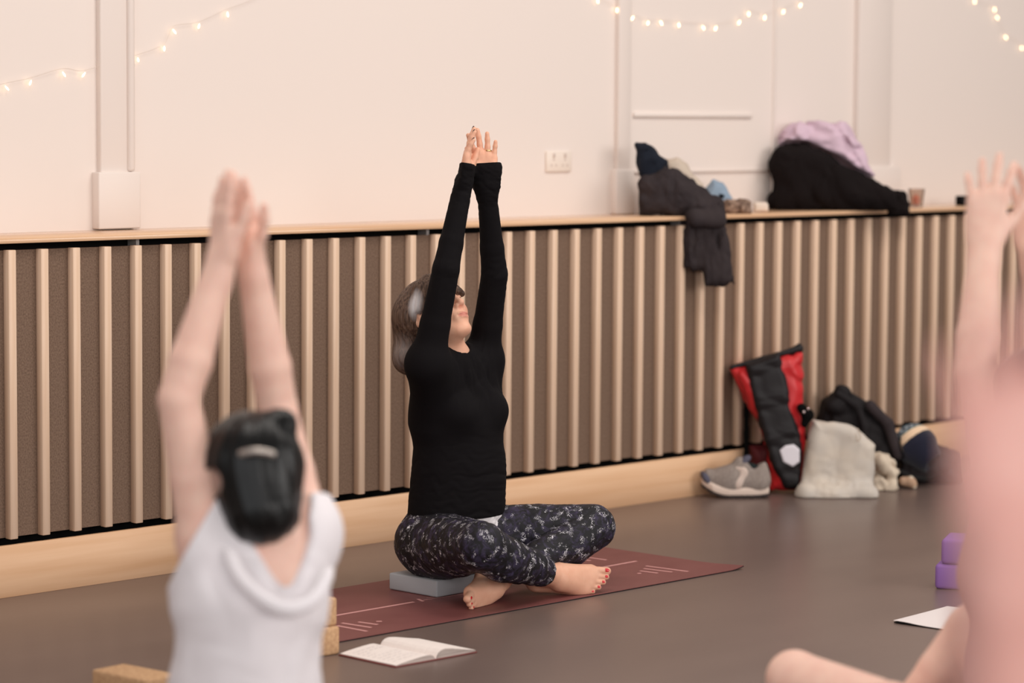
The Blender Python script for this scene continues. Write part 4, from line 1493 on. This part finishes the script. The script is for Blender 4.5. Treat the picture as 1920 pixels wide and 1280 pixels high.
s.poly([(1458, 275), (1464, 252), (1484, 238), (1530, 233), (1582, 236), (1598, 262), (1612, 296), (1628, 322), (1618, 334), (1594, 318), (1550, 296), (1505, 276)], 0.075, 0.055)
s.cap((1490, 255), (1610, 320), 0.032, 0.020, 0.03, -0.07)
s.cap((1555, 245), (1590, 290), 0.030, 0.026, 0.02, -0.05)
s.b.folds(0.018, 0.13, 54)
s.b.folds(0.004, 0.05, 55)
s.b.minus(COATB, 0.027)
s.make('sweater_body', M_LILAC, li)

# plastic cup with a slice of orange fruit
M_CUP = mat('clear_plastic', (236, 226, 220), 0.15, 0.5, trans=0.9)
M_CUP.node_tree.nodes['Principled BSDF'].inputs['IOR'].default_value = 1.15
M_ORANGE = mat('orange_fruit', (226, 112, 66), 0.6, 0.4)
p = on_y(1718, 386, 0.10)
cu = thing('cup', 'small clear plastic cup with orange fruit on the ledge', 'cup', (p[0], p[1], LZ))
link('cup_wall', lathe_mesh('cup_wall', [(0.0245, 0.0), (0.0262, 0.002), (0.0335, 0.072), (0.0348, 0.0735), (0.0348, 0.075), (0.0328, 0.075), (0.0250, 0.004), (0.002, 0.0035)], 28), M_CUP, cu)
b = Blob().ell((p[0] - 0.007, p[1] - 0.003, LZ + 0.030), (0.016, 0.014, 0.020), 0.0).ell((p[0] + 0.003, p[1] + 0.004, LZ + 0.018), (0.015, 0.015, 0.013), 0.01)
link('fruit_piece', b.mesh('fruit_piece', 0.003, cu.location), M_ORANGE, cu)
p = on_y(1812, 378, 0.12)
sp_ = thing('speaker', 'small black box on the ledge by the raised hand', 'speaker', (p[0], p[1], LZ), math.radians(-20))
link('case', box_mesh('case', (-0.045, -0.02, 0), (0.045, 0.02, 0.040), 0.006, 2), M_BLACK, sp_)
link('grille', box_mesh('grille', (-0.038, -0.0225, 0.006), (0.038, -0.019, 0.034), 0.002, 1), M_RUB, sp_)

# running shoe
M_SH1 = mat('grey_mesh', (150, 138, 130), 0.8, 0.2, noise=((120, 120, 120), (124, 112, 106), 0.6))
M_SH2 = mat('slate_mesh', (88, 86, 100), 0.8, 0.2)
M_SH3 = mat('pale_overlay', (206, 186, 174), 0.55, 0.3)
M_SOLE = mat('white_midsole', (216, 196, 182), 0.6, 0.3)
M_OUT = mat('dark_outsole', (62, 54, 52), 0.8, 0.2)
M_LIN = mat('dark_lining', (36, 42, 42), 0.9, 0.1)
P0 = on_z(1380, 932)
shd = -RH
shl = np.cross(Z, shd)
shoe = thing('running_shoe', 'grey running shoe with pale sole in front of the red bag', 'shoe', (P0[0], P0[1], 0.0), math.atan2(shd[1], shd[0]))


def S(x, y, z):
    return V3(x, y, z)


def shoe_part(name, b, m, vox=0.003):
    return link(name, b.mesh(name, vox), m, shoe)


out = [(-0.118, -0.026), (-0.120, 0.024), (-0.06, 0.036), (0.03, 0.044), (0.09, 0.042), (0.128, 0.018), (0.130, -0.010), (0.10, -0.040), (0.04, -0.044), (-0.05, -0.034)]
b = Blob()
b.poly((0, 0, 0.020), (1, 0, 0), (0, 1, 0), out, 0.014, 0.010)
b.grooves(lambda P: np.clip((P[:, 0] - 0.05) / 0.08, 0, 1) ** 2 * 0, 0.0)
shoe_part('midsole', b, M_SOLE)
b = Blob()
b.poly((0, 0, 0.0065), (1, 0, 0), (0, 1, 0), [(x * 1.0, y * 0.97) for x, y in out], 0.0063, 0.004)
for k in range(9):
    x = -0.10 + 0.026 * k
    b.cap((x, -0.05, 0.0), (x + 0.008, 0.05, 0.0), 0.0035, 0.0035, 0.001, None, 's')
b.cut((0, 0, 0.0003), (0, 0, -1))
shoe_part('outsole', b, M_OUT)
b = Blob()
b.cap((-0.085, 0, 0.050), (-0.085, 0, 0.085), 0.034, 0.029, 0.03, ((0, 1, 0), 0.85))
b.cap((-0.085, 0, 0.045), (0.02, 0, 0.050), 0.036, 0.036, 0.03)
b.cap((-0.02, 0, 0.078), (0.045, 0, 0.052), 0.030, 0.030, 0.03, ((0, 1, 0), 0.95))
b.cap((0.02, 0, 0.045), (0.092, 0.0, 0.040), 0.040, 0.030, 0.03)
b.cap((-0.028, 0, 0.088), (-0.012, 0, 0.100), 0.026, 0.022, 0.02)
b.ell((-0.065, 0, 0.108), (0.036, 0.022, 0.036), 0.008, None, 's')
b.cut((0, 0, 0.026), (0, 0, -1))
shoe_part('upper', b, M_SH1)
b = Blob()
b.cap((-0.066, 0, 0.080), (-0.040, 0, 0.088), 0.021, 0.019, 0.01)
shoe_part('lining', b, M_LIN)
b = Blob()
b.cap((-0.024, 0, 0.106), (0.045, 0, 0.074), 0.020, 0.016, 0.01, ((0.4, 0, 0.9), 0.6))
b.cap((-0.034, 0, 0.114), (-0.024, 0, 0.104), 0.021, 0.020, 0.01, ((0.4, 0, 0.9), 0.5))
shoe_part('tongue', b, M_SH2)
for k in range(5):
    x, z = -0.016 + 0.014 * k, 0.1135 - 0.0068 * k
    link('lace', tube_mesh('lace', spline([(x, -0.026, z - 0.016), (x + 0.002, -0.012, z - 0.001), (x + 0.006, 0.012, z - 0.003), (x + 0.008, 0.026, z - 0.018)], 4), 0.0026, 6), M_SH2, shoe)
for sy in (-1, 1):
    b = Blob()
    b.cap((-0.03, sy * 0.034, 0.076), (-0.005, sy * 0.0385, 0.046), 0.011, 0.013, 0.01, ((0, 1, 0), 0.45))
    b.cap((0.0, sy * 0.038, 0.046), (0.03, sy * 0.0385, 0.050), 0.012, 0.008, 0.01, ((0, 1, 0), 0.45))
    b.cap((-0.02, sy * 0.031, 0.084), (0.0, sy * 0.027, 0.088), 0.009, 0.008, 0.01, ((0, 1, 0), 0.5))
    shoe_part('side_overlay', b, M_SH3)
b = Blob()
b.cap((0.112, 0.020, 0.034), (0.116, -0.014, 0.034), 0.017, 0.017, 0.01, ((0, 0, 1), 1.0))
b.cut((0, 0, 0.024), (0, 0, -1))
shoe_part('toe_cap', b, M_SH2)
b = Blob()
b.cap((-0.112, 0.012, 0.046), (-0.112, -0.012, 0.046), 0.013, 0.013, 0.01, ((0, 0, 1), 1.7))
shoe_part('heel_counter', b, M_SH2)

for o in shoe.children:
    for v in o.data.vertices:
        x = v.co.x
        v.co.z += 2.9 * max(0.0, x - 0.025) ** 2 + 1.2 * max(0.0, -0.06 - x) ** 2
    o.scale = (1, 1, 1.24)

# pale tote shape first, so that its neighbours make room for it
dT = float((on_z(1568, 934) - CAMP) @ FW) + 0.05
TOTE = Soft(dT, 0.005)
TOTE.poly([(1526, 789), (1562, 792), (1604, 804), (1641, 836), (1640, 880), (1631, 926), (1600, 934), (1560, 934), (1508, 934), (1503, 918), (1510, 880)], 0.048, 0.034)
TOTE.cap((1512, 925), (1625, 925), 0.040, 0.034, 0.03, -0.02)

# red and black roll-top bag leaning on the panelling
M_RED = mat('red_tarpaulin', (196, 36, 40), 0.42, 0.5, bump=(30, 0.1, 0.004))
M_BLK = mat('black_tarpaulin', (28, 24, 26), 0.55, 0.3)
M_REFL = mat('white_reflector', (226, 220, 226), 0.3, 0.5)
M_DKRED = mat('dark_red_nylon', (74, 14, 18), 0.7, 0.3)
dB = dep(1440, 800, -0.13)
bg = thing('pannier_bag', 'tall red and black roll-top bag leaning against the panelling', 'bag', (*on_z(1462, 925)[:2], 0.0))
s = Soft(dB, 0.006)
s.poly([(1370, 692), (1398, 684), (1460, 665), (1501, 662), (1505, 720), (1503, 770), (1510, 810), (1506, 918), (1446, 918), (1440, 850), (1424, 790), (1398, 752)], 0.070, 0.05)
s.b.folds(0.006, 0.12, 61)
s.b.minus(TOTE.b, 0.010)
s.make('bag_body', M_RED, bg, floor=0.001)
s = Soft(dB - 0.055, 0.005)
s.poly([(1399, 684), (1460, 662), (1478, 728), (1482, 765), (1500, 812), (1505, 850), (1502, 918), (1474, 918), (1452, 880), (1436, 830), (1420, 775), (1408, 730)], 0.030, 0.022)
s.b.folds(0.005, 0.10, 62)
s.b.minus(TOTE.b, 0.010)
s.make('black_panel', M_BLK, bg, floor=0.001)
s = Soft(dB - 0.085, 0.004)
s.poly([(1463, 846), (1474, 836), (1490, 834), (1501, 844), (1501, 868), (1488, 877), (1470, 868)], 0.008, 0.005)
s.make('reflector', M_REFL, bg)
s = Soft(dB, 0.005)
s.cap((1372, 688), (1430, 671), 0.010, 0.010, 0.005, -0.02)
s.cap((1430, 671), (1500, 652), 0.010, 0.010, 0.005, -0.02)
s.poly([(1462, 668), (1480, 655), (1500, 642), (1504, 658), (1478, 668)], 0.02, 0.012)
s.make('rolled_top', M_BLK, bg)
s = Soft(dB + 0.05, 0.005)
s.cap((1400, 752), (1399, 862), 0.012, 0.012, 0.005, flat=(FH, 0.35))
s.make('side_strap', M_BLACK, bg)
s = Soft(dB - 0.02, 0.005)
s.cap((1500, 762), (1512, 775), 0.018, 0.022, 0.01, -0.05)
s.cap((1512, 775), (1506, 792), 0.020, 0.014, 0.01, -0.05)
bu = s.make('buckle', M_BLACK, bg)
for u, v in ((1503, 768), (1511, 762)):
    b = Blob().ell(at_d(u, v, dB - 0.02) - FH * 0.078, 0.006, 0)
    link('rivet', b.mesh('rivet', 0.002, bg.location), mat('chrome', (220, 200, 200), 0.2, 0.5, metal=1.0), bu)
s = Soft(dB + 0.02, 0.006)
s.poly([(1408, 838), (1446, 836), (1462, 918), (1420, 918), (1408, 880)], 0.05, 0.035)
s.b.folds(0.005, 0.08, 63)
s.make('lower_pocket', M_DKRED, bg, floor=0.001)

# black rucksack
M_RUCK = mat('black_nylon', (22, 17, 19), 0.75, 0.3, bump=(120, 0.15, 0.001))
dR = dep(1610, 820, -0.20)
rk = thing('rucksack', 'black rucksack slumped behind the pale tote bag', 'rucksack', (*on_z(1615, 905)[:2], 0.0))
s = Soft(dR, 0.006)
s.poly([(1536, 790), (1548, 752), (1570, 732), (1595, 736), (1632, 762), (1660, 790), (1678, 830), (1684, 868), (1676, 896), (1540, 896)], 0.095, 0.075)
s.cap((1560, 755), (1575, 735), 0.03, 0.03, 0.03, -0.06)
s.b.folds(0.009, 0.13, 64)
s.b.minus(TOTE.b, 0.010)
s.make('rucksack_body', M_RUCK, rk, floor=0.001)
RUCK = s.b
s = Soft(dR - 0.09, 0.005)
for q0, q1 in (((1572, 738), (1608, 762)), ((1608, 762), (1622, 800)), ((1622, 800), (1622, 840))):
    s.cap(q0, q1, 0.014, 0.014, 0.008, flat=(FH, 0.6))
RUCKP = [s.b]
s.make('shoulder_strap', M_RUCK, rk)
s = Soft(dR - 0.02, 0.005)
for q0, q1 in (((1628, 758), (1662, 792)), ((1662, 792), (1680, 850))):
    s.cap(q0, q1, 0.022, 0.020, 0.012, -0.05)
RUCKP.append(s.b)
s.make('side_panel', M_JACK, rk)

# pale tote
M_TOTE = mat('pale_canvas', (204, 192, 178), 0.85, 0.2, noise=((9, 9, 9), (186, 180, 174), 0.7), bump=(420, 0.2, 0.001))
to = thing('tote_bag', 'pale canvas tote bag standing in front of the black rucksack', 'tote bag', (*on_z(1568, 930)[:2], 0.0))
s = TOTE
s.b.folds(0.007, 0.15, 65)
s.b.folds(0.0025, 0.05, 66, (1, 1, 1), (at_d(1565, 915, dT), 0.12))
s.make('bag_body', M_TOTE, to, floor=0.001)
s = Soft(dT - 0.05, 0.004)
hp = [at_d(u, v, dT - 0.055) for u, v in ((1526, 932), (1536, 938), (1552, 943), (1575, 943), (1590, 938), (1592, 932))]
link('handle', tube_mesh('handle', [q - np.array(to.location) + V3(0, 0, max(0, 0.006 - q[2])) for q in spline(hp, 4)], 0.005, 8), M_TOTE, to)
hp = [at_d(u, v, dT - 0.052) for u, v in ((1608, 803), (1613, 818), (1608, 828), (1605, 812))]
link('cord_loop', tube_mesh('cord_loop', [q - np.array(to.location) for q in spline(hp, 4)], 0.0025, 6), M_BEIGE, to)

# cream bundle, dark bag with a knitted hat on it, small cream shoe
M_CRM = mat('cream_cotton', (206, 190, 170), 0.9, 0.15, bump=(200, 0.3, 0.001))
dc = float((on_z(1655, 920) - CAMP) @ FW) + 0.05
cr = thing('cloth_bundle', 'crumpled cream cloth between the tote bag and the dark holdall', 'cloth', (*on_z(1655, 915)[:2], 0.0))
s = Soft(dc, 0.005)
s.poly([(1640, 850), (1664, 856), (1678, 884), (1678, 908), (1664, 918), (1630, 920), (1628, 880)], 0.045, 0.035)
s.cap((1650, 862), (1668, 880), 0.028, 0.026, 0.012, -0.03)
s.cap((1640, 905), (1668, 910), 0.022, 0.026, 0.012, -0.035)
s.b.folds(0.010, 0.07, 67)
s.b.minus(TOTE.b, 0.008).minus(RUCK, 0.010)
s.make('crumpled_cloth', M_CRM, cr, floor=0.001)
CRUM = s.b
M_HOLD = mat('brown_black_nylon', (40, 32, 34), 0.6, 0.35, bump=(100, 0.2, 0.001))
dh = float((on_z(1735, 912) - CAMP) @ FW) + 0.10
ho = thing('holdall', 'dark brown-black holdall under the knitted hat', 'bag', (*on_z(1735, 905)[:2], 0.0))
s = Soft(dh, 0.006)
s.poly([(1680, 862), (1700, 842), (1760, 838), (1800, 850), (1806, 912), (1700, 912), (1682, 895)], 0.10, 0.075)
s.b.folds(0.008, 0.10, 68)
dsl = float((on_z(1703, 914) - CAMP) @ FW)
s.b.cap(at_d(1686, 903, dsl), at_d(1714, 906, dsl), 0.032, 0.032, 0.004, None, 's')
s.b.minus(RUCK, 0.018).minus(CRUM, 0.014).minus(RUCKP[0], 0.01).minus(RUCKP[1], 0.01)
s.make('holdall_body', M_HOLD, ho, floor=0.001)
HOLD = s.b
b = Blob().ell(at_d(1683, 882, dh - 0.11), (0.011, 0.011, 0.008), 0)
link('metal_stud', b.mesh('metal_stud', 0.002, ho.location), mat('pink_chrome', (214, 180, 172), 0.2, 0.5, metal=0.8), ho)
b = Blob()
hpts = [at_d(u, v, dh - 0.125) for u, v in ((1690, 884), (1706, 894), (1732, 898), (1765, 890))]
for i in range(3):
    b.cap(hpts[i], hpts[i + 1], 0.011, 0.011, 0.006)
link('grab_handle', b.mesh('grab_handle', 0.004, ho.location), M_RUB, ho)
ds = float((on_z(1703, 914) - CAMP) @ FW) - 0.03
sm = thing('slipper', 'small cream slipper poking out beneath the dark holdall', 'slipper', (*on_z(1703, 912)[:2], 0.0))
s = Soft(ds, 0.004)
s.cap((1694, 902), (1708, 904), 0.018, 0.020, 0.01)
s.cap((1706, 900), (1712, 908), 0.016, 0.014, 0.01, -0.01)
s.make('slipper_upper', mat('tan_suede', (178, 146, 122), 0.9, 0.1), sm, floor=0.001)
s = Soft(ds - 0.012, 0.004)
s.cap((1708, 897), (1714, 912), 0.011, 0.010, 0.004)
s.make('slipper_toe', M_CRM, sm, floor=0.001)

M_KNIT = mat('knit_wool', (30, 31, 46), 0.95, 0.1, attr=True, bump=((160, 160, 160), 0.5, 0.003), sheen=0.3)
hcn = at_d(1716, 832, dh - 0.06)
hat = thing('knitted_hat', 'navy knitted hat with cream and patterned bands resting on the dark holdall', 'hat', hcn - V3(0, 0, 0.06))
axh = nrm(RH * 0.52 - Z * 0.62 - FH * 0.45)
b = Blob()
s1 = nrm(np.cross(axh, Z))
s2 = np.cross(axh, s1)
b.ell(hcn, (0.080, 0.082, 0.075), 0.01, [axh, s1, s2])
b.cap(hcn + axh * 0.03, hcn + axh * 0.062, 0.074, 0.060, 0.02)
b.ell(hcn + axh * 0.105 + RH * 0.01, (0.045, 0.040, 0.034), 0.012, [axh, s1, s2], 's')
b.ell(hcn - RH * 0.035 - FH * 0.055 - Z * 0.012, (0.022, 0.018, 0.024), 0.01)
b.minus(RUCK, 0.018).minus(HOLD, 0.015).minus(RUCKP[0], 0.01).minus(RUCKP[1], 0.01)
b.grooves(lambda P: np.sin(np.arctan2((P - hcn) @ s2, (P - hcn) @ s1) * 46), 0.0009)


def knitband(lo, hi, stripes=0):
    def f(P):
        t = (P - hcn) @ axh
        w = ((t > lo) & (t < hi)).astype(float)
        if stripes:
            a = np.arctan2((P - hcn) @ s2, (P - hcn) @ s1)
            w = w * (np.sin(a * stripes) * np.sin((t - lo) * 210) > 0)
        return w
    return f


ktint = [(knitband(-0.034, -0.002), (226, 196, 164), 1.0), (knitband(-0.062, -0.034, 14), (150, 160, 166), 1.0),
         (knitband(-0.040, -0.034), (44, 92, 98), 1.0), (knitband(-0.2, -0.062), (70, 96, 110), 1.0)]
link('hat_body', b.mesh('hat_body', 0.0028, hat.location, ktint), M_KNIT, hat)
